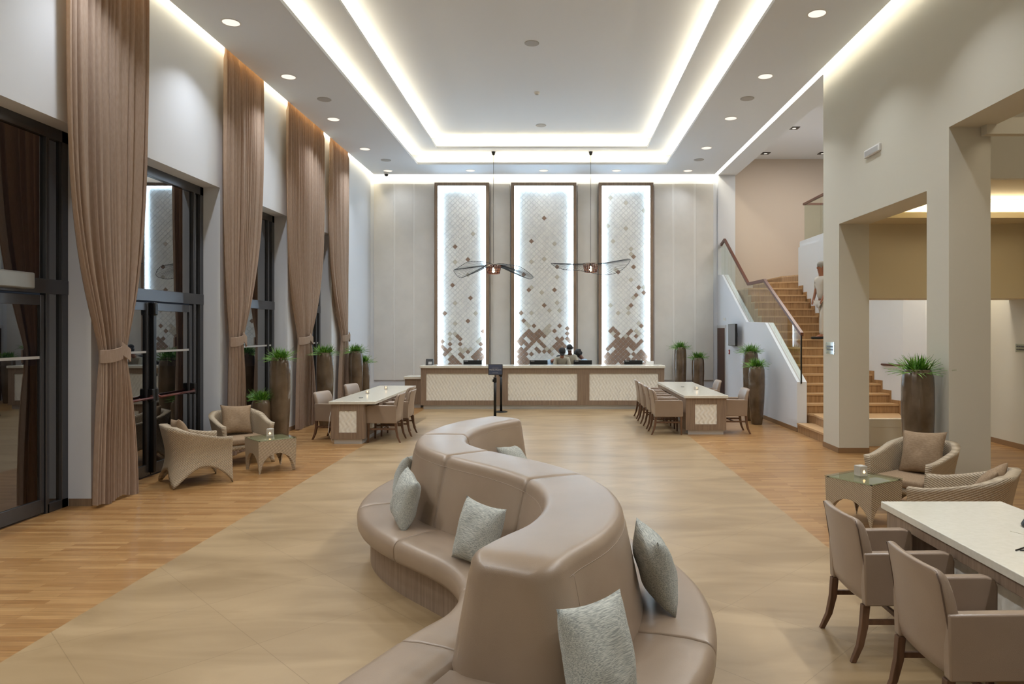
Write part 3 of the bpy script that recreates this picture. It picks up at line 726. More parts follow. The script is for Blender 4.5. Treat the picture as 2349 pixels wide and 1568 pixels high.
# ---------------------------------------------------------------- relief panels for the desks
def relief(w_, h_, cell=(.085, .15), amp=.012):
    nx, nz = max(8, int(w_ / .0125)), max(8, int(h_ / .0165)); vs = []
    for j in range(nz + 1):
        for i in range(nx + 1):
            x = -w_ / 2 + w_ * i / nx; z = h_ * j / nz
            y = -amp * (.5 + .5 * math.cos(2 * PI * (x + .012 * math.sin(2 * PI * z / cell[1])) / cell[0]) * math.cos(2 * PI * z / cell[1]))
            vs.append((x, y, z))
    g = G(); g.add(vs, [(j * (nx + 1) + i, j * (nx + 1) + i + 1, (j + 1) * (nx + 1) + i + 1, (j + 1) * (nx + 1) + i) for j in range(nz) for i in range(nx)])
    return g

# reception desk
YC = 17.68; P2 = YC / 1600
dx = lambda px: (px - 1277) * P2
rd = thing('reception_desk', 'long wood reception desk with three cream relief panels and a pale stone top', 'reception desk', ((dx(963) + dx(1526)) / 2, YC, 0))
ox = (dx(963) + dx(1526)) / 2; x0, x1 = dx(965) - ox, dx(1524) - ox
g = G()
PANX = [(977.6, 1134), (1165, 1324.5), (1352, 1510.5)]; zp0, zp1 = 0.22, 0.905
g.box(x0, x1, .03, .62, .10, 1.04)
edges = [x0] + [dx(p) - ox for ab in PANX for p in ab] + [x1]
for a, b in zip(edges[0::2], edges[1::2]): g.box(a, b, 0, .03, .10, 1.04)
for p in PANX: g.box(dx(p[0]) - ox, dx(p[1]) - ox, 0, .03, .10, zp0); g.box(dx(p[0]) - ox, dx(p[1]) - ox, 0, .03, zp1, 1.04)
db_ = g.build('desk_body', M['wood'], rd, bevel=.003)
for p in PANX:
    a, b = dx(p[0]) - ox, dx(p[1]) - ox
    o = relief(b - a, zp1 - zp0).build('relief_panel', M['wave'], db_, smooth=True); o.location = ((a + b) / 2, .028, zp0)
g = G(); g.box(x0 - .02, x1 + .02, -.03, .64, 1.04, 1.10); g.build('stone_top', M['stone'], rd, bevel=.006)
g = G(); g.box(x0 + .06, x1 - .06, .05, .6, 0, .10); g.build('plinth', M['steel'], rd)
g = G(); g.box(x0, x1 + .0, .62, 1.2, .70, .74); g.box(x0, x1, 1.16, 1.2, 0, .70); g.build('work_surface', M['stone'], rd)
sdk = thing('side_counter', 'low wood side counter with pale top at the left end of the reception desk', 'counter', (-3.72, 18.1, 0))
g = G(); g.box(-.2, .22, -.1, .55, .1, .74); g.build('counter_body', M['wood'], sdk, bevel=.003)
g = G(); g.box(-.22, .22, -.13, .57, .74, .80); g.build('counter_top', M['stone'], sdk, bevel=.005)
g = G(); g.box(-.16, .2, -.05, .5, 0, .1); g.build('plinth', M['steel'], sdk)

def monitor(px0, px1, label):
    Y = 18.5; x0 = (px0 - 1277) * Y / 1600; x1 = (px1 - 1277) * Y / 1600
    t = thing('monitor', label, 'monitor', ((x0 + x1) / 2, Y, .74), 0, 'monitors behind the reception desk'); w2 = (x1 - x0) / 2
    g = G(); g.box(-w2, w2, 0, .04, .16, .465); cs_ = g.build('casing', M['black'], t, bevel=.006)
    g = G(); g.box(-w2 + .02, w2 - .02, .04, .042, .18, .45); g.build('screen', M['screen'], cs_)
    g = G(); g.lathe([(.1, 0), (.1, .012), (.02, .02)], 24, (0, .03, 0)); g.box(-.03, .03, 0.015, .035, .01, .2); g.build('stand', M['blackmet'], t)
    g = G()
    for i in range(5): g.box(-w2 + .03 + i * .02, -w2 + .044 + i * .02, -.003, 0, .435, .447)
    g.build('logo', M['white'], cs_)
monitor(1063, 1105, 'black monitor in front of the left tile panel, behind the reception desk')
monitor(1215, 1256, 'black monitor left of the three staff on the reception desk')
monitor(1316, 1358, 'black monitor right of the staff, in front of the curly-haired person')
monitor(1432, 1474, 'black monitor in front of the right tile panel, behind the reception desk')
t = thing('card_terminal', 'small black desk box with a pale label on the left end of the reception desk', 'device', (-3.28, 18.0, 1.10))
g = G(); g.hexa([(-.09, -.08, 0), (.09, -.08, 0), (.09, .08, 0), (-.09, .08, 0)], [(-.09, -.02, .16), (.09, -.02, .16), (.09, .08, .16), (-.09, .08, .16)]); g.build('case', M['black'], t, bevel=.008)
g = G(); g.hexa([(-.02, -.083, .02), (.07, -.083, .02), (.07, -.075, .02), (-.02, -.075, .02)], [(-.02, -.049, .09), (.07, -.049, .09), (.07, -.04, .09), (-.02, -.04, .09)]); g.build('label_plate', M['grille'], t)
# papers left on the desk
g = G(); g.hexa([(-.1, -.02, 0), (.1, -.02, 0), (.1, .02, 0), (-.1, .02, 0)], [(-.1, .0, .10), (.1, .0, .10), (.1, .004, .10), (-.1, .004, .10)])
tag(g.build('leaflet_stand', M['white'], loc=(2.42, 18.1, 1.10)), 'white leaflet stand at the right end of the reception desk top', 'leaflet stand')

# ---------------------------------------------------------------- pendants
def pendant(px, zs, near, far, label):
    Y = 18.5; X = (px - 1277) * Y / 1600; sc_ = Y / 1600
    t = thing('pendant_lamp', label, 'pendant lamp', (X, Y, ZR), 0, 'wire pendant lamps over the reception desk')
    g = G(); g.lathe([(.052, 0), (.056, -.01), (.035, -.08), (.012, -.095)], 24); g.build('ceiling_rose', M['black'], t, smooth=True)
    zz = zs - ZR
    g = G(); g.tube([(0, 0, -.09), (0, 0, zz + .17)], .006, 6); g.build('cord', M['black'], t)
    g = G()
    for i in range(18):    # slatted copper cup
        a = 2 * PI * i / 18
        for s1, s2 in (((.20, .12), (.155, -.10)),):
            g.tube([(s1[0] * math.cos(a), s1[0] * math.sin(a), zz + s1[1]), (s2[0] * math.cos(a), s2[0] * math.sin(a), zz + s2[1])], .011, 5)
    ring = lambda r, z, n=36: [(r * math.cos(2 * PI * i / n), r * math.sin(2 * PI * i / n), z) for i in range(n)]
    for r, z in ((.20, .12), (.185, .05), (.17, -.03), (.155, -.10)): g.tube(ring(r, zz + z), .010, 6, True)
    g.build('lamp_shade', M['copper'], t, smooth=True)
    g = G(); g.lathe([(.004, -.085), (.03, -.06), (.036, -.03), (.028, .02), (.014, .06)], 20, (0, 0, zz)); g.build('bulb', M['bulb'], t, smooth=True)
    g = G(); g.lathe([(.016, .06), (.016, .13)], 16, (0, 0, zz)); g.build('socket', M['blackmet'], t)
    def val(tb, x):
        for (xa, va), (xb, vb) in zip(tb, tb[1:]):
            if xa <= x <= xb: return va + (vb - va) * (x - xa) / (xb - xa)
        return tb[-1][1]
    R_ = 1.06; n = 72; rim = []
    for i in range(n):
        a = 2 * PI * i / n; cx = math.cos(a); sn = math.sin(a)
        rim.append((R_ * cx, R_ * .62 * sn, zz + .12 + sc_ * val(near if sn < 0 else far, cx)))
    rim = [Vector(p) for p in rim]
    for _ in range(3): rim = [(rim[i - 1] + rim[i] * 2 + rim[(i + 1) % n]) / 4 for i in range(n)]
    g = G(); g.tube(rim, .006, 6, True)
    for i in range(n):
        a = 2 * PI * i / n; p0 = Vector((.2 * math.cos(a), .2 * math.sin(a), zz + .12)); g.tube([p0, rim[i]], .0032, 4)
    g.build('wire_brim', M['blackmet'], t)
pendant(1132, 3.60, [(-1, -12), (-.8, -34), (-.3, -18), (0, -4), (.2, 0), (.7, -6), (1, -26)], [(-1, -10), (-.7, 14), (-.25, 14), (.1, 2), (.5, -15), (.9, -31), (1, -28)], 'left wire pendant lamp with a drooping brim, over the desk sign')
pendant(1355, 3.64, [(-1, 0), (-.9, -9), (-.7, -17), (-.5, -19), (-.25, -20), (0, -26), (.25, -30), (.5, -29), (.75, -18), (.9, -4), (1, 9)], [(-1, 2), (-.7, 3), (0, 5), (.4, 7), (.8, 12), (.97, 14), (1, 10)], 'right wire pendant lamp with a fan-like brim, in front of the right tile panel')

# ---------------------------------------------------------------- ceiling fittings
DL = [(-4.66, y) for y in (-0.1, 2.42, 4.94, 7.46, 9.98, 12.12, 14.56, 16.95, 19.25)] + [(3.62, y) for y in (-0.1, 2.42, 4.94, 7.4, 9.7, 12.1, 14.5, 16.85, 19.25)] + [(x, 19.23) for x in (-2.38, -.36, 1.65)]
cl = None
for i, (x, y) in enumerate(DL):
    side = 'left of the tray' if x < -4 else 'right of the tray' if x > 3 else 'in front of the tile panels'
    if cl is None:
        cl = thing('ceiling_light', '', 'ceiling light', (x, y, ZC), 0, 'round recessed ceiling lights')
        g = G(); g.lathe([(.135, .0), (.135, -.004), (.118, -.004), (.118, 0)], 40, cap=False); g.build('trim_ring', M['white'], cl, smooth=False)
        g = G(); g.lathe([(.118, -.001), (.118, -.003)], 40); g.build('diffuser', M['lamp'], cl)
        o = cl
    else: o = dup(cl, (x, y, ZC))
    wd_ = ['first', 'second', 'third', 'fourth', 'fifth', 'sixth', 'seventh', 'eighth', 'ninth']
    if x < -4: o['label'] = 'round flush ceiling light above the tied curtains, %s from the back wall' % wd_[8 - i]
    elif x > 3: o['label'] = 'round flush ceiling light right of the tray, %s from the back wall' % wd_[17 - i]
    else: o['label'] = 'dim round ceiling light before the %s tile panel' % ['left', 'middle', 'right'][i - 18]
    o['group'] = 'round ceiling lights ' + side
    area('downlight', (x, y, ZC - .02), (0, math.radians(-17 if x < -4 else 17 if x > 3 else 0), 0), .22, .22, 44 if y < 19 else 6, (.93, .965, 1.0), 'DISK', math.radians(118))
sp = None
for x, y, zc, lab in ((-4.43, 13.3, ZC, 'flat grey ceiling speaker near the second tied curtain'), (-4.42, 18.05, ZC, 'flat grey ceiling speaker near the far end of the left ceiling strip'), (3.62, 13.25, ZC, 'flat grey ceiling speaker on the right, nearer of the two'), (3.67, 18.0, ZC, 'flat grey ceiling speaker on the right, near the back wall'), (-.44, 12.35, ZT, 'flat grey ceiling speaker in the tray, nearest the camera'), (-.39, 17.3, ZT, 'flat grey ceiling speaker in the tray, nearest the tile panels')):
    if sp is None:
        g = G(); g.lathe([(.13, 0), (.13, -.006), (.12, -.012), (.0, -.014)], 40, cap=False); sp = tag(g.build('ceiling_speaker', M['grille'], smooth=False), lab, 'speaker', 'ceiling speakers'); o = sp
    else: o = dup(sp)
    o.location = (x, y, zc); o['label'] = lab
g = G(); g.lathe([(.06, 0), (.06, -.02), (.045, -.045), (.0, -.05)], 24, cap=False); o = tag(g.build('smoke_detector', M['white'], loc=(-.42, 14.9, ZT), smooth=True), 'small white smoke detector in the middle of the ceiling tray', 'smoke detector')
g = G(); g.lathe([(.03, -.045), (.03, -.052)], 16); g.build('sensor', M['grille'], o)
cam_ = thing('security_camera', 'white dome security camera with dark lens on the ceiling by the back left corner', 'security camera', (-4.75, 19.45, ZC))
g = G(); g.lathe([(.075, 0), (.07, -.04), (.055, -.05)], 28); g.build('housing', M['white'], cam_, smooth=True)
g = G(); g.lathe([(.055, -.05), (.052, -.08), (.03, -.105), (.0, -.11)], 28, cap=False); g.build('dome', M['black'], cam_, smooth=True)
sqm = None
for x, y, lab in ((5.72, 16.8, 'square black downlight over the stairs, nearest of the three'), (5.75, 19.2, 'square black downlight close to the soffit edge above the peach wall'), (7.32, 19.2, 'square black downlight above the upper landing, beside the right wall edge')):
    t = thing('square_downlight', lab, 'ceiling light', (x, y, 6.87), 0, 'square black downlights above the stairs')
    g = G(); g.box(-.11, .11, -.11, .11, -.012, 0); g.build('bezel', M['black'], t)
    g = G(); g.lathe([(.045, -.013), (.045, -.016)], 20); g.build('lamp', M['lamp'], t)

# ---------------------------------------------------------------- planters
def vase(x, y, h, r, label, seed, rot=0, pr=.29):
    random.seed(seed)
    t = thing('potted_grass', label, 'planter', (x, y, 0), rot, 'glazed planters with spiky grass')
    g = G(); k = h
    pf = [(r * .62, 0), (r * .66, .01), (r * .80, .16 * k), (r * .93, .42 * k), (r * 1.0, .68 * k), (r * .99, .86 * k), (r * .95, .94 * k), (r * .86, .975 * k), (r * .80, .99 * k), (r * .82, k), (r * .74, k), (r * .72, .97 * k)]
    g.lathe(pf, 40); vs_ = g.build('vase', M['vase'], t, smooth=True)
    g = G(); g.lathe([(r * .72, .965 * k), (r * .72, .972 * k)], 24); g.build('soil', M['soil'], vs_)
    g = G(); n = 230
    for i in range(n):
        a = random.uniform(0, 2 * PI); el_ = random.uniform(.15, 1.35) if random.random() < .75 else random.uniform(1.0, 1.5)
        ln = random.uniform(.8, 1.2) * pr; wd = random.uniform(.008, .013) * (pr / .27)
        bp = Vector((random.uniform(-.5, .5) * r, random.uniform(-.5, .5) * r, k * .965))
        d = Vector((math.cos(a) * math.cos(el_), math.sin(a) * math.cos(el_), math.sin(el_) * .85)); sd = Vector((-math.sin(a), math.cos(a), 0)); dr = random.uniform(.05, .28)
        pts = []
        for s in range(6):
            q = s / 5; p = bp + d * ln * q + Vector((0, 0, -dr * ln * q * q)); ww = wd * (1 - q ** 1.6) * (1 if s else .8)
            pts.append((p + sd * ww, p - sd * ww + Vector((0, 0, .0015)), p + Vector((0, 0, .004))))
        vs = [v for tr_ in pts for v in tr_]
        fs = []
        for s in range(5):
            b = s * 3; fs += [(b, b + 3, b + 5, b + 2), (b + 2, b + 5, b + 4, b + 1), (b, b + 1, b + 4, b + 3)]
        g.add(vs, fs)
    g.build('foliage', M['leaf'], t)
vase(-4.66, 11.75, 1.54, .17, 'tall brown glazed planter with grass beside the shorter one, behind the wicker set', 1)
vase(-4.92, 11.62, .85, .155, 'shortest brown glazed planter with grass, behind the window-side wicker armchair', 2, pr=.26)
vase(-4.78, 14.4, 1.54, .17, 'tall brown planter with grass right of the third curtain, left of the long table', 3)
vase(-4.87, 16.9, 1.50, .17, 'tall brown planter with grass beside the farthest curtain', 4)
vase(-4.82, 17.42, 1.22, .15, 'shorter brown planter peeping out behind the tall one in the back left corner', 5)
vase(3.43, 19.35, 1.53, .17, 'taller grey-brown planter with grass against the back wall, right of the desk', 6)
vase(3.88, 19.15, 1.25, .17, 'shorter brown planter with grass against the back wall, nearest the brown door', 7)
vase(4.31, 15.5, 1.54, .17, 'tall brown planter with grass under the television, behind a shorter one', 8)
vase(4.26, 14.85, 1.24, .17, 'shorter brown planter with grass in front of the stair wall', 9)
vase(4.36, 8.42, 1.53, .185, 'large brown planter with grass beside the square pillar, behind a wicker armchair', 10, pr=.30)

# ---------------------------------------------------------------- long tables
def long_table(x0, x1, y0, y1, label, cut=0):
    t = thing('long_table', label, 'table', ((x0 + x1) / 2, (y0 + y1) / 2, 0)); w2, l2 = (x1 - x0) / 2, (y1 - y0) / 2
    g = G(); g.box(-w2, w2, -l2, l2, .70, .75); g.build('stone_top', M['stone'], t, bevel=.004)
    bh = w2 - .03; br_ = bh - cut; mc = -cut / 2; ph0, ph1 = .20, .585
    for s in (-1, 1):      # end blocks, wood with a cream relief panel in each end
        e = s * (l2 - .03); inn = e - s * .34
        pd = .18 if not cut else .14; g = G(); g.box(-bh, -bh + pd, e, inn, .085, .70); g.box(br_ - pd, br_, e, inn, .085, .70)
        g.box(-bh + pd, br_ - pd, e, inn, .085, ph0); g.box(-bh + pd, br_ - pd, e, inn, ph1, .70); g.box(-bh + pd, br_ - pd, e - s * .02, inn, ph0, ph1)
        eb_ = g.build('end_block', M['wood'], t, bevel=.003)
        o = relief(bh + br_ - 2 * pd, ph1 - ph0).build('relief_panel', M['wave'], eb_, smooth=True); o.location = (mc, e - s * .018, ph0); o.rotation_euler = (0, 0, 0 if s < 0 else PI)
    g = G(); g.box(-bh, bh, -l2 + .37, l2 - .37, .62, .70); g.build('apron', M['wood'], t, bevel=.003)
    g = G(); g.box(-.16, .16, -l2 + .37, l2 - .37, .085, .62); sp_ = g.build('spine', M['wood'], t)
    for s in (-1, 1):
        o = relief(2 * l2 - .8, .4).build('relief_panel', M['wave'], sp_, smooth=True); o.location = (s * .165, 0, .19); o.rotation_euler = (0, 0, -s * -PI / 2)
    g = G(); g.box(-bh + .05, br_ - .05, -l2 + .06, -l2 + .3, 0, .085); g.box(-bh + .05, br_ - .05, l2 - .3, l2 - .06, 0, .085); g.box(-.13, .13, -l2 + .3, l2 - .3, 0, .085); g.build('plinth', M['steel'], t)
    return t
long_table(-4.00, -3.18, 12.23, 15.75, 'long white-topped work table on the left, before the tall planters', .17)
long_table(2.44, 3.28, 13.33, 16.88, 'long white-topped work table on the right, near the stairs')
long_table(2.37, 3.25, 1.60, 5.10, 'nearest white-topped work table, cut by the right edge of the photo')

def small(name, label, cat, loc, g, m, **k): return tag(g.build(name, m, loc=loc, **k), label, cat)
for loc, lab in (((-3.62, 12.9, .75), 'small black cable port on the left long table'), ((2.78, 15.4, .75), 'small black cable port on the far right long table')):
    g = G(); g.lathe([(.04, 0), (.04, .004)], 20); small('cable_port', lab, 'cable port', loc, g, M['black'])
g = G(); g.tube([(-3.99, 12.4, .02), (-4.03, 12.32, .2), (-4.02, 12.34, .45), (-4.0, 12.4, .6)], .005, 6); small('white_cable', 'white cable hanging at the corner of the left long table', 'cable', (0, 0, 0), g, M['white'])
g = G(); g.box(-.17, .17, -.11, .11, 0, .003); small('paper_sheet', 'white sheet of paper on the nearest long table, at the right edge', 'paper', (3.02, 4.32, .75), g, M['stone'], rotz=.5)
g = G(); g.lathe([(.07, 0), (.075, .012), (.06, .04), (.03, .055), (0, .058)], 24, cap=False); small('black_device', 'rounded black device on the nearest long table, cut by the photo edge', 'device', (3.03, 4.42, .754), g, M['black'], smooth=True)
g = G(); g.tube([(2.60, 3.95, .755), (2.72, 4.02, .757), (2.85, 4.02, .757), (2.9, 3.94, .757), (2.78, 3.89, .757), (2.62, 3.945, .757)], .004, 6); small('black_cable', 'loop of black cable lying on the nearest long table', 'cable', (0, 0, 0), g, M['black'])

# ---------------------------------------------------------------- leather chairs (facing +x at rotation 0)
def make_chair():
    t = thing('leather_armchair', '', 'chair')
    # back: a curved, slightly reclined shell
    g = G(); rings = []
    nu = 12
    for i in range(nu + 1):
        u = -1 + 2 * i / nu; y = .27 * u; cv_ = -.035 * (1 - u * u) * -1
        ring = []
        for z, xb, th in ((.34, -.235, .055), (.50, -.245, .065), (.66, -.262, .065), (.78, -.285, .055), (.845, -.300, .05), (.865, -.305, .03)):
            ring.append((xb - .03 * (1 - u * u), y * (1 - .04 * (z > .8)), z))
        back = [(p[0] + th, p[1], p[2]) for p, th in zip(ring, (.055, .07, .075, .065, .055, .03))]
        rings.append(ring + back[::-1])
    g.loft(rings); bk_ = g.build('backrest', M['leather2'], t, smooth=True, sub=1)
    for s in (-1, 1):
        g = G(); y0, y1 = s * .215, s * .275
        pr_ = [(-.25, .345), (.27, .345), (.285, .36), (.285, .615), (.27, .655), (.22, .668), (-.26, .662)]
        n = len(pr_)
        g.add([(x, y0, z) for x, z in pr_] + [(x, y1, z) for x, z in pr_], [tuple(range(n)), tuple(range(n, 2 * n))[::-1]] + [(i, (i + 1) % n, n + (i + 1) % n, n + i) for i in range(n)])
        g.build('armrest', M['leather2'], t, bevel=.014, seg=3)
    g = G(); g.box(-.19, .275, -.213, .213, .35, .40); g.build('seat_base', M['leather2'], t, bevel=.01)
    g = G(); g.box(-.185, .285, -.212, .212, .40, .475); g.build('seat_cushion', M['leather2'], t, bevel=.03, seg=3)
    for s in (-1, 1):
        g = G(); g.tube([(-.236, s * .262, .36), (-.255, s * .262, .6), (-.287, s * .256, .80), (-.302, s * .25, .85)], .004, 6)
        g.build('piping', M['seam'], bk_, smooth=True)
    for sx_, sy_ in ((1, 1), (1, -1), (-1, 1), (-1, -1)):
        pts = [(.25, sy_ * .24, .345), (.25, sy_ * .24, .2), (.255, sy_ * .24, 0.0)] if sx_ > 0 else [(-.235, sy_ * .235, .345), (-.245, sy_ * .235, .22), (-.27, sy_ * .24, .1), (-.315, sy_ * .245, 0.0)]
        hs = [.021, .019, .014] if sx_ > 0 else [.022, .021, .018, .015]
        rings = [[(p[0] - h, p[1] - h, p[2]), (p[0] + h, p[1] - h, p[2]), (p[0] + h, p[1] + h, p[2]), (p[0] - h, p[1] + h, p[2])] for p, h in zip(pts, hs)]
        g = G(); g.loft(rings); g.build('leg', M['leg'], t, bevel=.003)
    g = G()
    for s in (-1, 1): g.box(-.245, .24, s * .24 - .009, s * .24 + .009, .225, .255)
    g.box(-.01, .01, -.235, .235, .225, .25); g.build('stretcher', M['leg'], t)
    return t
ch = make_chair(); first = [True]
def chair(x, y, deg, label, group):
    o = ch if first[0] else dup(ch)
    first[0] = False
    o.location = (x, y, 0); o.rotation_euler = (0, 0, math.radians(deg)); o['label'] = label; o['group'] = group
GR = 'leather armchairs round the far right table'; GL = 'leather armchairs round the left table'
chair(2.13, 13.58, 0, 'taupe leather armchair at the left side of the far right table, nearest of the four', GR)
chair(2.13, 14.36, 0, 'taupe leather armchair, second of the four along the left side of the far right table', GR)
chair(2.11, 15.18, 0, 'taupe leather armchair, third of the four along the left side of the far right table', GR)
chair(2.12, 16.02, 0, 'taupe leather armchair, farthest of the four along the far right table, nearest the desk', GR)
chair(3.42, 13.7, 180, 'taupe leather armchair right of the far right table, in front of the planters', GR)
chair(3.40, 15.9, 180, 'taupe leather armchair near the brown door, mostly hidden by the far right table', GR)
chair(-3.10, 12.66, 180, 'taupe leather armchair at the right side of the left table, nearest the camera', GL)
chair(-3.04, 13.36, 180, 'taupe leather armchair at the right side of the left table, behind the nearest one', GL)
chair(-3.22, 14.1, 180, 'taupe leather armchair pushed in at the left table, farthest of its right-hand three', GL)
chair(-4.10, 12.92, -14, 'taupe leather armchair left of the left table, beside the third curtain', GL)
chair(-4.10, 14.75, -14, 'taupe leather armchair left of the left table, in front of the far planters', GL)
chair(2.10, 4.45, 0, 'foreground taupe leather armchair seen from behind, the farther of the two', 'leather armchairs at the nearest table')
chair(2.10, 3.55, 0, 'foreground taupe leather armchair seen from behind, closest to the camera', 'leather armchairs at the nearest table')

# ---------------------------------------------------------------- cushions
def cushion(name, size, thick, m, seed=0, name_part=None):
    n = 20; g = G(); random.seed(seed); w0 = [random.uniform(-1, 1) for _ in range(8)]
    def pt(i, j, side):
        u = -1 + 2 * i / n; v = -1 + 2 * j / n
        ex = 1 - .10 * (1 - v * v) ; ey = 1 - .10 * (1 - u * u)
        x = u * ex * size / 2; z = v * ey * size / 2
        f = max(0, (1 - abs(u) ** 2.6)) ** .55 * max(0, (1 - abs(v) ** 2.6)) ** .55
        wr = 1 + .10 * math.sin(5 * u + w0[0] * 3) * math.sin(4 * v + w0[1] * 3)
        return (x, side * thick / 2 * f * wr, z)
    vs = [pt(i, j, 1) for j in range(n + 1) for i in range(n + 1)] + [pt(i, j, -1) for j in range(n + 1) for i in range(n + 1)]
    q = (n + 1) ** 2; fs = []
    for j in range(n):
        for i in range(n):
            a = j * (n + 1) + i; fs.append((a, a + 1, a + n + 2, a + n + 1)); fs.append((q + a, q + a + n + 1, q + a + n + 2, q + a + 1))
    g.add(vs, fs)
    o = g.build(name, m, smooth=True)
    bm = bmesh.new(); bm.from_mesh(o.data); bmesh.ops.remove_doubles(bm, verts=bm.verts, dist=.0005); bmesh.ops.recalc_face_normals(bm, faces=bm.faces); bm.to_mesh(o.data); bm.free()
    for p in o.data.polygons: p.use_smooth = True
    return o
def place(o, c, az, tilt, roll=0):
    """c = centre; az = direction the cushion faces (degrees, plan); tilt = lean back"""
    R_ = Matrix.Rotation(math.radians(az + 90), 4, 'Z') @ Matrix.Rotation(math.radians(-tilt), 4, 'X') @ Matrix.Rotation(math.radians(roll), 4, 'Y')
    o.matrix_world = Matrix.Translation(c) @ R_
    return o

# ---------------------------------------------------------------- the S-shaped sofa
ctr = [(-.165, 3.15), (-.095, 3.30), (.04, 3.52), (.13, 3.83), (.155, 4.15), (.10, 4.52), (-.06, 4.90), (-.30, 5.24), (-.56, 5.52), (-.80, 5.80), (-1.0, 6.14), (-1.08, 6.52), (-1.08, 6.90), (-1.0, 7.30), (-.84, 7.70), (-.62, 8.00)]
def catmull(p, n=16):
    out = []; q = [p[0]] + p + [p[-1]]
    q[0] = (2 * p[0][0] - p[1][0], 2 * p[0][1] - p[1][1]); q[-1] = (2 * p[-1][0] - p[-2][0], 2 * p[-1][1] - p[-2][1])
    for i in range(1, len(q) - 2):
        for k_ in range(n):
            t = k_ / n; a, b, c, d = q[i - 1], q[i], q[i + 1], q[i + 2]
            out.append(tuple(.5 * (2 * b[j] + (c[j] - a[j]) * t + (2 * a[j] - 5 * b[j] + 4 * c[j] - d[j]) * t * t + (3 * b[j] - a[j] - 3 * c[j] + d[j]) * t ** 3) for j in (0, 1)))
    out.append(p[-1]); return out
pl = [Vector((x, y)) for x, y in catmull(ctr)]
for _ in range(60): pl = [pl[0]] + [(pl[i - 1] + pl[i] * 2 + pl[i + 1]) / 4 for i in range(1, len(pl) - 1)] + [pl[-1]]
acc = [0]
for a, b in zip(pl, pl[1:]): acc.append(acc[-1] + (b - a).length)
LEN = acc[-1]
def at(s):
    s_ = min(max(s, 0), LEN)
    for i in range(len(acc) - 1):
        if acc[i] <= s_ <= acc[i + 1]: break
    t = (s_ - acc[i]) / (acc[i + 1] - acc[i]); p = pl[i].lerp(pl[i + 1], t)
    i0, i1 = max(i - 3, 0), min(i + 4, len(pl) - 1); d = (pl[i1] - pl[i0]).normalized()
    return p + d * (s - s_), Vector((d.y, -d.x))      # point, normal to the right (+x side)
def near_s(x, y): return acc[min(range(len(pl)), key=lambda i: (pl[i] - Vector((x, y))).length)]
SO = Vector((-.45, 5.5, 0))
sofa = thing('curved_sofa', 'long S-shaped double-sided taupe leather sofa in the middle of the lobby', 'sofa', tuple(SO))
def sweep(profile, s0, s1, step=.06, inset=.02, round0=True, round1=True):
    """profile: closed list of (offset, z); ends drawn in by a few steps"""
    cxn = sum(p[0] for p in profile) / len(profile); czn = sum(p[1] for p in profile) / len(profile)
    ss = []; n = max(3, int((s1 - s0) / step))
    def ins(profile, d):
        o0 = min(p[0] for p in profile); o1 = max(p[0] for p in profile); z0 = min(p[1] for p in profile); z1 = max(p[1] for p in profile)
        return [(cxn + (p[0] - cxn) * (1 - d / max((o1 - o0) / 2, .01)), z0 + (p[1] - z0) * (1 - d / max(z1 - z0, .01))) for p in profile]
    if round0: ss += [(s0, ins(profile, inset)), (s0 + inset * .3, ins(profile, inset * .3))]
    for i in range(n + 1):
        q = s0 + (inset if round0 else 0) + ((s1 - (inset if round1 else 0)) - (s0 + (inset if round0 else 0))) * i / n; ss.append((q, profile))
    if round1: ss += [(s1 - inset * .3, ins(profile, inset * .3)), (s1, ins(profile, inset))]
    g = G(); rings = []
    for q, pf in ss:
        p, nn = at(q); rings.append([(p.x + nn.x * o - SO.x, p.y + nn.y * o - SO.y, z) for o, z in pf])
    g.loft(rings); return g
def backprof(n=7):
    out = [(-.352, .36), (-.343, .45), (-.247, .90)]
    r = .065
    for k_ in range(n + 1): a = PI - (PI / 2) * k_ / n; out.append((-.235 + r + r * math.cos(a), .935 + r * math.sin(a)))
    out.append((0, 1.004))
    for k_ in range(n + 1): a = PI / 2 - (PI / 2) * k_ / n; out.append((.235 - r + r * math.cos(a), .935 + r * math.sin(a)))
    out += [(.247, .90), (.343, .45), (.352, .36)]
    return out
BP = backprof()
bs = [0, near_s(.02, 4.78), near_s(-.72, 5.70), near_s(-1.08, 6.72), LEN]
def endrings(end):
    rings = []
    for k_ in range(8):
        a = (PI / 2) * k_ / 7; d = .14 * math.sin(a); sh = .13 * (1 - math.cos(a)); s_ = -d if end == 0 else LEN + d
        p, nn = at(s_); rings.append([(p.x + nn.x * o * (1 - sh / .24) - SO.x, p.y + nn.y * o * (1 - sh / .24) - SO.y, z - sh * .5 * max(0, (z - .6) / .4)) for o, z in BP])
    return rings
for i, (a, b) in enumerate(zip(bs, bs[1:])):
    n_ = max(4, int((b - a) / .05)); rings = [[(at(q)[0].x + at(q)[1].x * o - SO.x, at(q)[0].y + at(q)[1].y * o - SO.y, z) for o, z in BP] for q in [a + (b - a) * j / n_ for j in range(n_ + 1)]]
    def tight(ring, d=.007):
        c_ = sum((Vector(p) for p in ring), Vector()) / len(ring); return [tuple(Vector(p) + (c_ - Vector(p)).normalized() * d) for p in ring]
    if i == 0: rings = endrings(0)[::-1][:-1] + rings
    else: rings[0] = tight(rings[0])
    if i == 3: rings = rings + endrings(1)[1:]
    else: rings[-1] = tight(rings[-1])
    g = G(); g.loft(rings); g.build('backrest_section', M['leather'], sofa, smooth=True)
for s_, o_ in ((1, .2405), (-1, .2405)):
    g = G(); g.tube([(at(q)[0].x + at(q)[1].x * o_ * s_ - SO.x, at(q)[0].y + at(q)[1].y * o_ * s_ - SO.y, .918) for q in [LEN * i / 90 for i in range(91)]], .0022, 6); g.build('piping', M['leather'], sofa, smooth=True)
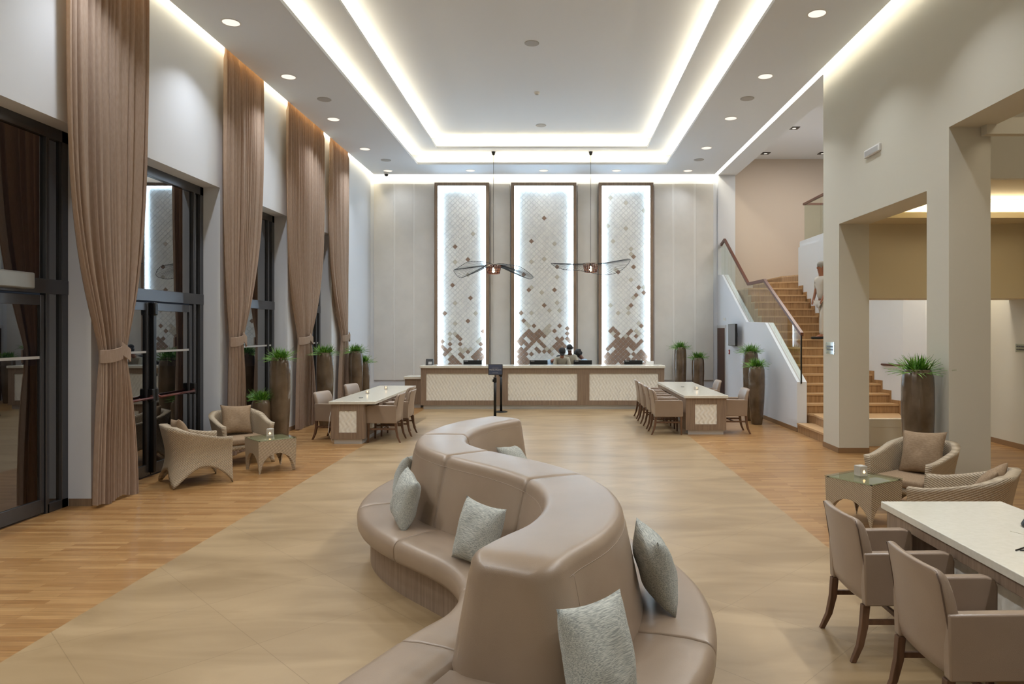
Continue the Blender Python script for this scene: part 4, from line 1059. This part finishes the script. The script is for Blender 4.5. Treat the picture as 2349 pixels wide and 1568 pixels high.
p, nn = at(.05); g = G(); g.tube([(p.x + nn.x * o - SO.x, p.y + nn.y * o - SO.y, z) for o, z in ((.2405, .918), (.2465, .90), (.3425, .45))], .0022, 6); g.build('stitched_seam', M['leather2'], sofa, smooth=True)
def seatprof(s):
    out = [(s * .30, .29), (s * .30, .455)]
    out += [(s * .45, .462), (s * .6, .458), (s * .672, .448)]
    for k_ in range(5): a = PI / 2 - (PI / 2) * (k_ + 1) / 5; out.append((s * (.672 + .062 * math.cos(a)), .386 + .062 * math.sin(a)))
    out += [(s * .730, .32), (s * .715, .29)]
    return out
SE = {1: [0, near_s(.1, 3.66), near_s(.05, 4.62), near_s(-.62, 5.62), near_s(-1.05, 6.62), near_s(-1.0, 7.3), LEN],
      -1: [0, near_s(-.12, 3.2), near_s(.15, 4.3), near_s(-.66, 5.63), near_s(-1.03, 6.3), near_s(-1.05, 7.1), LEN]}
for s in (1, -1):
    for i, (a, b) in enumerate(zip(SE[s], SE[s][1:])):
        if i == 0: a = -.60
        g = sweep(seatprof(s), a + .002, b - .002, inset=.01 if (i > 0) else .012); g.build('seat_cushion', M['leather'], sofa, smooth=True)
g = sweep([(-.31, .29), (-.31, .455), (0, .46), (.31, .455), (.31, .29)], -.60, -.09); g.build('seat_cushion', M['leather'], sofa, smooth=True)
g = sweep([(-.62, 0.0), (-.62, .295), (.62, .295), (.62, 0.0)], -.50, LEN - .03, inset=.002); g.build('wood_base', M['wood'], sofa)

CU = 'grey woven cushions on the curved sofa'
def scush(c, az, tilt, roll, label, size=.43, seed=0):
    o = cushion('throw_cushion', size, .19, M['pillow'], seed); place(o, c, az, tilt, roll); tag(o, label, 'cushion', CU); return o
scush((.175, 2.90, .65), -38, 16, 6, 'grey-blue woven cushion closest to the camera, leaning on the outside of the sofa back', .45, 1)
scush((.555, 3.93, .675), 8, 14, -3, 'grey-blue woven cushion on the right-hand seat, seen edge on', .43, 2)
scush((-.52, 4.63, .65), 226, 16, 3, 'green-grey woven cushion in the hollow of the left seat, middle of the sofa', .42, 3)
scush((-1.20, 5.54, .66), 205, 14, 8, 'blue-grey woven cushion on the left seat, leaning on the outer curve of the back', .42, 4)
scush((-1.37, 6.36, .66), 178, 14, -6, 'grey woven cushion half hidden behind another on the left seat', .42, 5)
scush((-.43, 7.42, .60), -20, 42, 8, 'pale grey cushion in the far hollow of the sofa, only its corner showing', .42, 6)

# ---------------------------------------------------------------- wicker set (front faces +x)
def wicker_obj(g, uv, name, parent):
    g.uv = uv; return g.build(name, M['wicker'], parent, smooth=True)
def shell_pt(u, rad, depth=.72, width=.78):
    """u 0..1 round the U from right arm front, round the back, to left arm front; rad grows outward"""
    w2 = width / 2; r = .26
    segs = [depth - r, r * PI / 2, width - 2 * r, r * PI / 2, depth - r]; tot = sum(segs); s = u * tot
    xf = depth / 2
    if s < segs[0]: return Vector((xf - s, -w2 - rad)), Vector((0, -1)), s
    s1 = s - segs[0]
    if s1 < segs[1]:
        a = s1 / r; n = Vector((-math.sin(a), -math.cos(a))); return Vector((-xf + r, -w2 + r)) + n * (r + rad), n, s
    s2 = s1 - segs[1]
    if s2 < segs[2]: return Vector((-xf - rad, -w2 + r + s2)), Vector((-1, 0)), s
    s3 = s2 - segs[2]
    if s3 < segs[3]:
        a = s3 / r; n = Vector((-math.cos(a), math.sin(a))); return Vector((-xf + r, w2 - r)) + n * (r + rad), n, s
    s4 = s3 - segs[3]; return Vector((-xf + r + s4, w2 + rad)), Vector((0, 1)), s
def make_wicker_chair():
    t = thing('wicker_armchair', '', 'armchair')
    n = 72; m = 14; tot = 2 * (.72 - .26) + .26 * PI + (.78 - .52)
    sb = (.72 - .26) / tot; cr_ = (.72 - .26 + .26 * PI / 4) / tot
    def zt(u):
        k_ = min(u, 1 - u) / .5; return .60 + .165 * (max(0, min(1, (k_ - .1) / .62)) ** 1.3)
    def zb(u):
        k_ = min(u, 1 - u)
        # legs at the arm fronts and at the rear corners, arches between
        if k_ < cr_: q = k_ / cr_; return .0 + .235 * max(0, min(1, (math.sin(PI * q) ** .75) * 1.0)) * (1 if .02 < q < .98 else 0)
        q = (k_ - cr_) / (.5 - cr_); return .20 * math.sin(PI / 2 * q) ** .8
    g = G(); uv = []; O_ = []; I_ = []
    for i in range(n + 1):
        u = i / n; b, tp = zb(u), zt(u)
        for j in range(m + 1):
            z = b + (tp - b) * j / m; f = z / .75
            fl = .035 * (1 - abs(2 * f - 1) ** 1.5) * -1 + ((max(0, .34 - z) / .34) ** 1.6 * .10 * math.exp(-((min(u, 1 - u) - cr_) / .10) ** 2))
            k_ = min(u, 1 - u); top_out = .03 * max(0, f - .6) / .4
            p, nn, s = shell_pt(u, fl + top_out); O_.append((p.x, p.y, z)); uv.append((s, z))
    for i in range(n + 1):
        u = i / n; b, tp = zb(u), zt(u)
        for j in range(m + 1):
            z = b + (tp - b) * j / m; f = z / .75
            fl = .035 * (1 - abs(2 * f - 1) ** 1.5) * -1 + ((max(0, .34 - z) / .34) ** 1.6 * .10 * math.exp(-((min(u, 1 - u) - cr_) / .10) ** 2))
            p, nn, s = shell_pt(u, fl - .055); I_.append((p.x, p.y, z)); uv.append((s, z))
    q = (n + 1) * (m + 1); fs = []
    for i in range(n):
        for j in range(m):
            a = i * (m + 1) + j; fs.append((a, a + 1, a + m + 2, a + m + 1)); fs.append((q + a, q + a + m + 1, q + a + m + 2, q + a + 1))
        a = i * (m + 1); fs.append((a, a + m + 1, q + a + m + 1, q + a)); a += m; fs.append((a, q + a, q + a + m + 1, a + m + 1))
    for i in (0, n):
        for j in range(m): a = i * (m + 1) + j; fs.append((a, q + a, q + a + 1, a + 1))
    g.add(O_ + I_, fs); wicker_obj(g, uv, 'woven_shell', t)
    # seat deck with an arched apron in front
    g = G(); pts = []; uv = []; nn = 24
    for i in range(nn + 1):
        y = -.33 + .66 * i / nn; q_ = abs(2 * i / nn - 1); b = .235 - .05 * q_ ** 3
        for z in (b, .30): pts.append((.335, y, z)); uv.append((y + 1, z))
        for z in (b, .30): pts.append((.30, y, z)); uv.append((y + 1, z))
    fs = []
    for i in range(nn):
        a = i * 4; fs += [(a, a + 4, a + 5, a + 1), (a + 2, a + 3, a + 7, a + 6), (a, a + 2, a + 6, a + 4), (a + 1, a + 5, a + 7, a + 3)]
    g.add(pts, fs); wicker_obj(g, uv, 'front_apron', t)
    g = G(); g.box(-.22, .30, -.275, .275, .27, .30); g.build('seat_deck', M['black'], t)
    g = G(); rr = []
    g.box(-.24, .36, -.29, .29, .302, .40); o = g.build('seat_cushion', M['taupe'], t, bevel=.035, seg=4)
    return t
wc = make_wicker_chair(); wf = [True]
def wchair(x, y, deg, label, clabel, cseed, croll=0, coff=-.16, cz=.63, ctilt=20, size=.46):
    o = wc if wf[0] else dup(wc); wf[0] = False
    o.location = (x, y, 0); o.rotation_euler = (0, 0, math.radians(deg)); o['label'] = label; o['group'] = 'woven wicker armchairs'
    if label.startswith('woven wicker armchair behind'): o.scale = (1.06, 1.06, 1.0)
    a = math.radians(deg)
    c = cushion('throw_cushion', size, .17, M['taupe'], cseed); place(c, (x + math.cos(a) * coff, y + math.sin(a) * coff, cz), deg, ctilt, croll)
    tag(c, clabel, 'cushion', 'taupe cushions on the wicker armchairs')
wchair(-4.79, 9.24, 42, 'woven wicker armchair by the glass door, its back turned to the camera', 'taupe cushion inside the wicker armchair by the glass door, only its top showing', 11, 6)
wchair(-4.82, 10.62, -47, 'woven wicker armchair by the window, facing the camera', 'taupe square cushion on the wicker armchair by the window', 12, 4)
wchair(3.97, 7.74, 214, 'woven wicker armchair by the square pillar, facing the camera', 'taupe square cushion on the wicker armchair before the pillar', 13, -4, size=.50)
wchair(3.67, 6.28, 140, 'woven wicker armchair behind the nearest table, its back turned to the camera', 'taupe cushion in the wicker armchair at the right edge of the photo', 14, 3, cz=.60, ctilt=34, size=.50)

def make_wtable():
    t = thing('wicker_side_table', '', 'side table')
    g = G(); uv = []; vs = []; n = 16; W = .255
    zt = .455; m = 8
    tot = 0; fs = []
    for side in range(4):
        a = side * PI / 2; ca, sa = math.cos(a), math.sin(a)
        for layer, off in ((0, 0), (1, -.03)):
            base = len(vs)
            for i in range(n + 1):
                q = -1 + 2 * i / n; ww = W
                b = 0 if abs(q) > .97 else .27 * (max(0, 1 - (abs(q) / .97) ** 2.2)) ** .6
                for j in range(m + 1):
                    z = b + (zt - b) * j / m; tp = .012 * (z / zt)
                    y = q * (W + off + tp); x = W + off + tp
                    vs.append((x * ca - y * sa, x * sa + y * ca, z)); uv.append((q * W + 2 + side, z))
            for i in range(n):
                for j in range(m):
                    p = base + i * (m + 1) + j; fs.append((p, p + 1, p + m + 2, p + m + 1))
        q_ = (n + 1) * (m + 1); b0 = len(vs) - 2 * q_
        for i in range(n): p = b0 + i * (m + 1); fs.append((p, p + m + 1, q_ + p + m + 1, q_ + p))
    g.add(vs, fs); g.uv = uv; g.build('woven_frame', M['wicker'], t, smooth=False)
    g = G(); g.box(-.25, .25, -.25, .25, .44, .456); g.uv = [(v[0] + 1, v[1] + 1) for v in g.v]; g.build('woven_top', M['wicker'], t)
    g = G(); g.box(-.272, .272, -.272, .272, .462, .472); g.build('glass_top', M['tglass'], t, bevel=.002)
    g = G()
    for a in (-1, 1):
        for b in (-1, 1): g.lathe([(.012, 0), (.012, .006)], 10, (a * .245, b * .245, .456))
    g.build('bumper', M['black'], t)
    return t
wt = make_wtable(); wt.location = (-4.11, 10.02, 0); wt.rotation_euler = (0, 0, math.radians(43)); wt['label'] = 'square wicker side table with glass top between the two armchairs by the window'; wt['group'] = 'wicker side tables'
dup(wt, (3.20, 7.28, 0), math.radians(33), 'square wicker side table with glass top by the right-hand wicker armchairs')

def make_candle(loc, label, s=1.0, lit=True):
    t = thing('candle_holder', label, 'candle holder', loc, .3, 'frosted glass candle holders')
    g = G(); h = .085 * s; a = .038 * s
    g.box(-a, a, -a, a, 0, h); o = g.build('glass_cube', M['frost'], t, bevel=.006)
    g = G(); g.lathe([(.02 * s, h), (.02 * s, h + .002)], 16); cn_ = g.build('candle', M['white'], t)
    g = G(); g.lathe([(.001, .03), (.012 * s, .042), (.001, .068)], 12, (0, -a - .001, 0)); g.build('flame', M['flame'], cn_, smooth=True)
make_candle((-4.14, 10.08, .472), 'frosted candle holder on the wicker table by the window', 1.25)
make_candle((3.20, 7.34, .472), 'frosted candle holder on the wicker table at the right', 1.25)
make_candle((-3.72, 13.7, .75), 'small candle holder on the left long table, the nearer one', .9)
make_candle((-3.60, 14.7, .75), 'small candle holder on the left long table, the farther one', .9)
make_candle((2.92, 14.6, .75), 'small candle holder on the far right long table', .9)

# ---------------------------------------------------------------- stanchions
def stanchion(x, y, h, label):
    t = thing('stanchion', label, 'stanchion', (x, y, 0), 0, 'black queue posts at the desk')
    g = G(); g.lathe([(.16, 0), (.16, .012), (.13, .026), (.04, .034)], 36); g.build('base', M['blackmet'], t, smooth=True)
    g = G(); g.lathe([(.03, .03), (.03, h)], 20); g.build('post', M['blackmet'], t, smooth=True)
    g = G(); g.lathe([(.036, h - .11), (.036, h), (.025, h + .01)], 20); g.box(-.055, -.03, -.02, .02, h - .1, h - .04); g.build('belt_head', M['black'], t)
    return t
stanchion(-1.37, 15.5, .95, 'black queue post carrying the desk sign')
stanchion(-1.36, 17.05, .98, 'black queue post with round base, just in front of the reception desk')
sg = thing('counter_sign', 'small dark blue framed sign on the front queue post', 'sign', (-1.36, 15.5, .955))
g = G(); g.box(-.16, .16, -.01, .01, .05, .29); g.box(-.012, .012, -.008, .008, 0, .05); g.build('sign_frame', M['frame'], sg, bevel=.003)
g = G(); g.box(-.145, .145, -.013, -.01, .065, .275); sf_ = g.build('sign_face', M['navy'], sg)
text('lettering', 'Priority Check In', .038, M['white'], sf_, (0, -.0145, .165))
g = G()
for i in range(8): g.box(-.075 + i * .0185, -.062 + i * .0185, -.0145, -.013, .203, .211)
g.build('small_lettering', M['grille'], sf_); g = G()
for i in range(8): g.box(-.065 + i * .0165, -.053 + i * .0165, -.0145, -.013, .095, .102)
g.build('small_lettering', M['grille'], sf_)

# ---------------------------------------------------------------- people
def skin_mesh(nodes, edges, name, m, parent=None, root='pelvis', sub=1):
    ks = list(nodes); me = bpy.data.meshes.new(name)
    me.from_pydata([nodes[k_][0] for k_ in ks], [(ks.index(a), ks.index(b)) for a, b in edges], [])
    o = bpy.data.objects.new(name, me); C.objects.link(o)
    md = o.modifiers.new('k', 'SKIN'); md.use_smooth_shade = True
    for i, k_ in enumerate(ks):
        r = nodes[k_][1]; r = r if isinstance(r, tuple) else (r, r)
        me.skin_vertices[0].data[i].radius = r; me.skin_vertices[0].data[i].use_root = (k_ == root)
    sb = o.modifiers.new('s', 'SUBSURF'); sb.levels = sub; sb.render_levels = sub
    dg = bpy.context.evaluated_depsgraph_get(); dg.update()
    nm = bpy.data.meshes.new_from_object(o.evaluated_get(dg)); nm.materials.clear(); nm.materials.append(m)
    bpy.data.objects.remove(o)
    q = bpy.data.objects.new(name, nm); C.objects.link(q)
    if parent: q.parent = parent
    for p in nm.polygons: p.use_smooth = True
    return q
def ellip(c, r, m, name, parent, R_=None, nu=20, nv=12, keep=None):
    g = G(); rings = []
    for j in range(nv + 1):
        th = .02 + (PI - .04) * j / nv; ring = []
        for i in range(nu):
            a = 2 * PI * i / nu; v = Vector((r[0] * math.sin(th) * math.cos(a), r[1] * math.sin(th) * math.sin(a), r[2] * math.cos(th)))
            if keep: v = keep(v)
            if R_: v = R_ @ v
            ring.append(Vector(c) + v)
        rings.append(ring)
    g.loft(rings); return g.build(name, m, parent, smooth=True)
def person(loc, face, lean, label, skin, shirt, hair='cap', headtilt=0, arms=(( .25, .35), (.25, .35)), scale=1.0, walk=0, trousers='trouser', grp=None):
    """stands at loc facing 'face' degrees; lean = forward bend of the trunk in degrees"""
    t = thing('person', label, 'person', loc, math.radians(face), grp); t.scale = (scale,) * 3
    L_ = math.radians(lean); H = math.radians(lean + headtilt)
    hip = Vector((0, 0, .93)); fw = Vector((math.sin(L_), 0, math.cos(L_))); hf = Vector((math.sin(H), 0, math.cos(H))); hn = Vector((math.cos(H), 0, -math.sin(H)))
    ch_ = hip + fw * .34; sh = hip + fw * .50; nk = hip + fw * .58; hd0 = nk + hf * .10; hd1 = nk + hf * .20
    n = {'pelvis': (hip, (.12, .09)), 'waist': (hip + fw * .16, (.10, .08)), 'chest': (ch_, (.095, .075)), 'shoulder': (sh, (.06, .045)), 'neck': (nk, .052), 'jaw': (hd0 + hn * .02, (.065, .075)), 'skull': (hd1, (.078, .092)), 'crown': (nk + hf * .265, (.055, .065))}
    e = [('pelvis', 'waist'), ('waist', 'chest'), ('chest', 'shoulder'), ('shoulder', 'neck'), ('neck', 'jaw'), ('jaw', 'skull'), ('skull', 'crown')]
    arm_n = {}; arm_e = []
    for s, nm, (fo, el_) in ((1, 'l', arms[0]), (-1, 'r', arms[1])):
        a0 = sh + Vector((0, s * .17, -.01)); a1 = a0 + Vector((fo * .5, s * .06, -.27 + fo * .1)); a2 = a1 + Vector((el_ * .75, -s * .03, -.20 + el_ * .3)); a3 = a2 + (a2 - a1).normalized() * .09
        n[nm + 's'] = (a0, .040); n[nm + 'e'] = (a1, .042); n[nm + 'w'] = (a2, .028); n[nm + 'h'] = (a3, (.034, .02))
        e += [('shoulder', nm + 's'), (nm + 's', nm + 'e'), (nm + 'e', nm + 'w'), (nm + 'w', nm + 'h')]
        dv = (a2 - a1).normalized(); sv = Vector((0, 1, 0))
        for f_ in range(4):
            b0 = a3 + dv * .015 + sv * (.024 - .016 * f_); ln = (.055, .065, .06, .045)[f_]
            n[nm + 'f%d' % f_] = (b0 + dv * ln * .6, .009); n[nm + 'g%d' % f_] = (b0 + dv * ln + Vector((0, 0, -.012)), .008)
            e += [(nm + 'h', nm + 'f%d' % f_), (nm + 'f%d' % f_, nm + 'g%d' % f_)]
        n[nm + 't'] = (a2 + dv * .05 - s * sv * .04, .010); n[nm + 'u'] = (a2 + dv * .085 - s * sv * .05, .009); e += [(nm + 'w', nm + 't'), (nm + 't', nm + 'u')]
    legs = {}
    for s, nm in ((1, 'l'), (-1, 'r')):
        st_ = walk * s
        n[nm + 'hp'] = (hip + Vector((0, s * .09, -.08)), .088); n[nm + 'k'] = (Vector((st_ * .18 + .02, s * .10, .50)), .06); n[nm + 'a'] = (Vector((st_ * .30 - .02, s * .10, .09)), .038); n[nm + 'to'] = (Vector((st_ * .30 + .15, s * .11, .03)), (.042, .028))
        e += [('pelvis', nm + 'hp'), (nm + 'hp', nm + 'k'), (nm + 'k', nm + 'a'), (nm + 'a', nm + 'to')]
    skin_mesh(n, e, 'body', M[skin], t)
    cn = {k_: (n[k_][0], (n[k_][1][0] + .068, n[k_][1][1] + .06)) for k_ in ('pelvis', 'waist', 'chest', 'shoulder')}; cn['collar'] = (nk - fw * .02, .066)
    ce = [('pelvis', 'waist'), ('waist', 'chest'), ('chest', 'shoulder'), ('shoulder', 'collar')]
    for nm in 'lr':
        cn[nm + 's'] = (n[nm + 's'][0], .078); mid = n[nm + 's'][0].lerp(n[nm + 'e'][0], .85); cn[nm + 'm'] = (mid, .058); ce += [('shoulder', nm + 's'), (nm + 's', nm + 'm')]
    skin_mesh(cn, ce, 'shirt', M[shirt], t)
    tn = {'pelvis': (n['pelvis'][0], (.168, .13))}; te = []
    for nm in 'lr':
        tn[nm + 'hp'] = (n[nm + 'hp'][0], .105); tn[nm + 'k'] = (n[nm + 'k'][0], .078); tn[nm + 'a'] = (n[nm + 'a'][0] + Vector((0, 0, .0)), .06); te += [('pelvis', nm + 'hp'), (nm + 'hp', nm + 'k'), (nm + 'k', nm + 'a')]
    skin_mesh(tn, te, 'trousers', M[trousers], t)
    for s in (1, -1): 
        f = n[('l' if s > 0 else 'r') + 'to'][0]; g = G(); g.box(-.17, .10, -.045, .045, -.03, .03, M=Matrix.Translation(f)); g.build('shoe', M['black'], t, bevel=.02, seg=3)
    R_ = Matrix.Rotation(H, 3, 'Y'); hc = hd0 + hf * .09
    # face: nose, eyes, mouth, ears
    ellip(hc + hn * .098 - hf * .015, (.016, .012, .024), M[skin], 'nose', t, R_, 10, 6)
    for s in (1, -1):
        ellip(hc + hn * .078 + hf * .012 + Vector((0, s * .032, 0)), (.008, .010, .006), M['black'], 'eye', t, R_, 10, 6)
        ellip(hc + Vector((0, s * .082, 0)) - hf * .01, (.02, .012, .032), M[skin], 'ear', t, R_, 10, 6)
    ellip(hc + hn * .084 - hf * .058, (.012, .026, .008), mat('lips', rgb(120, 62, 56), .5), 'mouth', t, R_, 10, 6)
    if hair == 'cap':
        ellip(hc + hf * .055 - hn * .012, (.105, .098, .085), M['hair'], 'cap', t, R_)
        ellip(hc + hf * .05 + hn * .10, (.075, .07, .014), M['hair'], 'cap_peak', t, R_)
    elif hair == 'curly':
        random.seed(4)
        o = ellip(hc + hf * .05 - hn * .02, (.13, .14, .125), M['hair'], 'hair', t, R_, 28, 18, keep=lambda v: v * (1 + .10 * math.sin(37 * v.x + 5) * math.sin(41 * v.y) + .07 * math.sin(53 * v.z)))
    else:
        ellip(hc + hf * .045 - hn * .022, (.102, .096, .10), M['greyplanter' if hair == 'grey' else 'hair'], 'hair', t, R_)
        if hair == 'band': 
            g = G(); g.tube([hc + R_ @ Vector((.10 * math.cos(a) - .01, .098 * math.sin(a), .045)) for a in [2 * PI * i / 24 for i in range(24)]], .010, 6, True); g.build('headband', M['grille'], t, smooth=True)
    return t
person((.38, 19.2, 0), -95, 21, 'person in a khaki shirt with a headband standing and looking down behind the desk', 'skin', 'khaki', 'band', 20, scale=.92)
person((.13, 19.02, 0), -88, 38, 'person in a dark cap and khaki shirt bending over the desk', 'skin2', 'khaki', 'cap', 8, scale=.93, arms=((.3, .3), (.3, .3)))
person((.98, 19.1, 0), 168, 33, 'person with a large round of black curly hair, turned away behind the desk', 'skin', 'blue', 'curly', 10, scale=.86)
person((-.52, 19.2, 0), -30, 58, 'person in a pale blue shirt stooping behind the desk, left of the capped one', 'skin2', 'blue', 'short', 20, scale=.95, arms=((.5, .45), (.5, .45)))
person((5.98, 15.62, 1.80), 195, 6, 'person in pale grey clothes on the stairs beside the white wall', 'skin2', 'pale', 'grey', 0, scale=.95, walk=.5, trousers='pale', arms=((.05, .1), (.0, .1)))
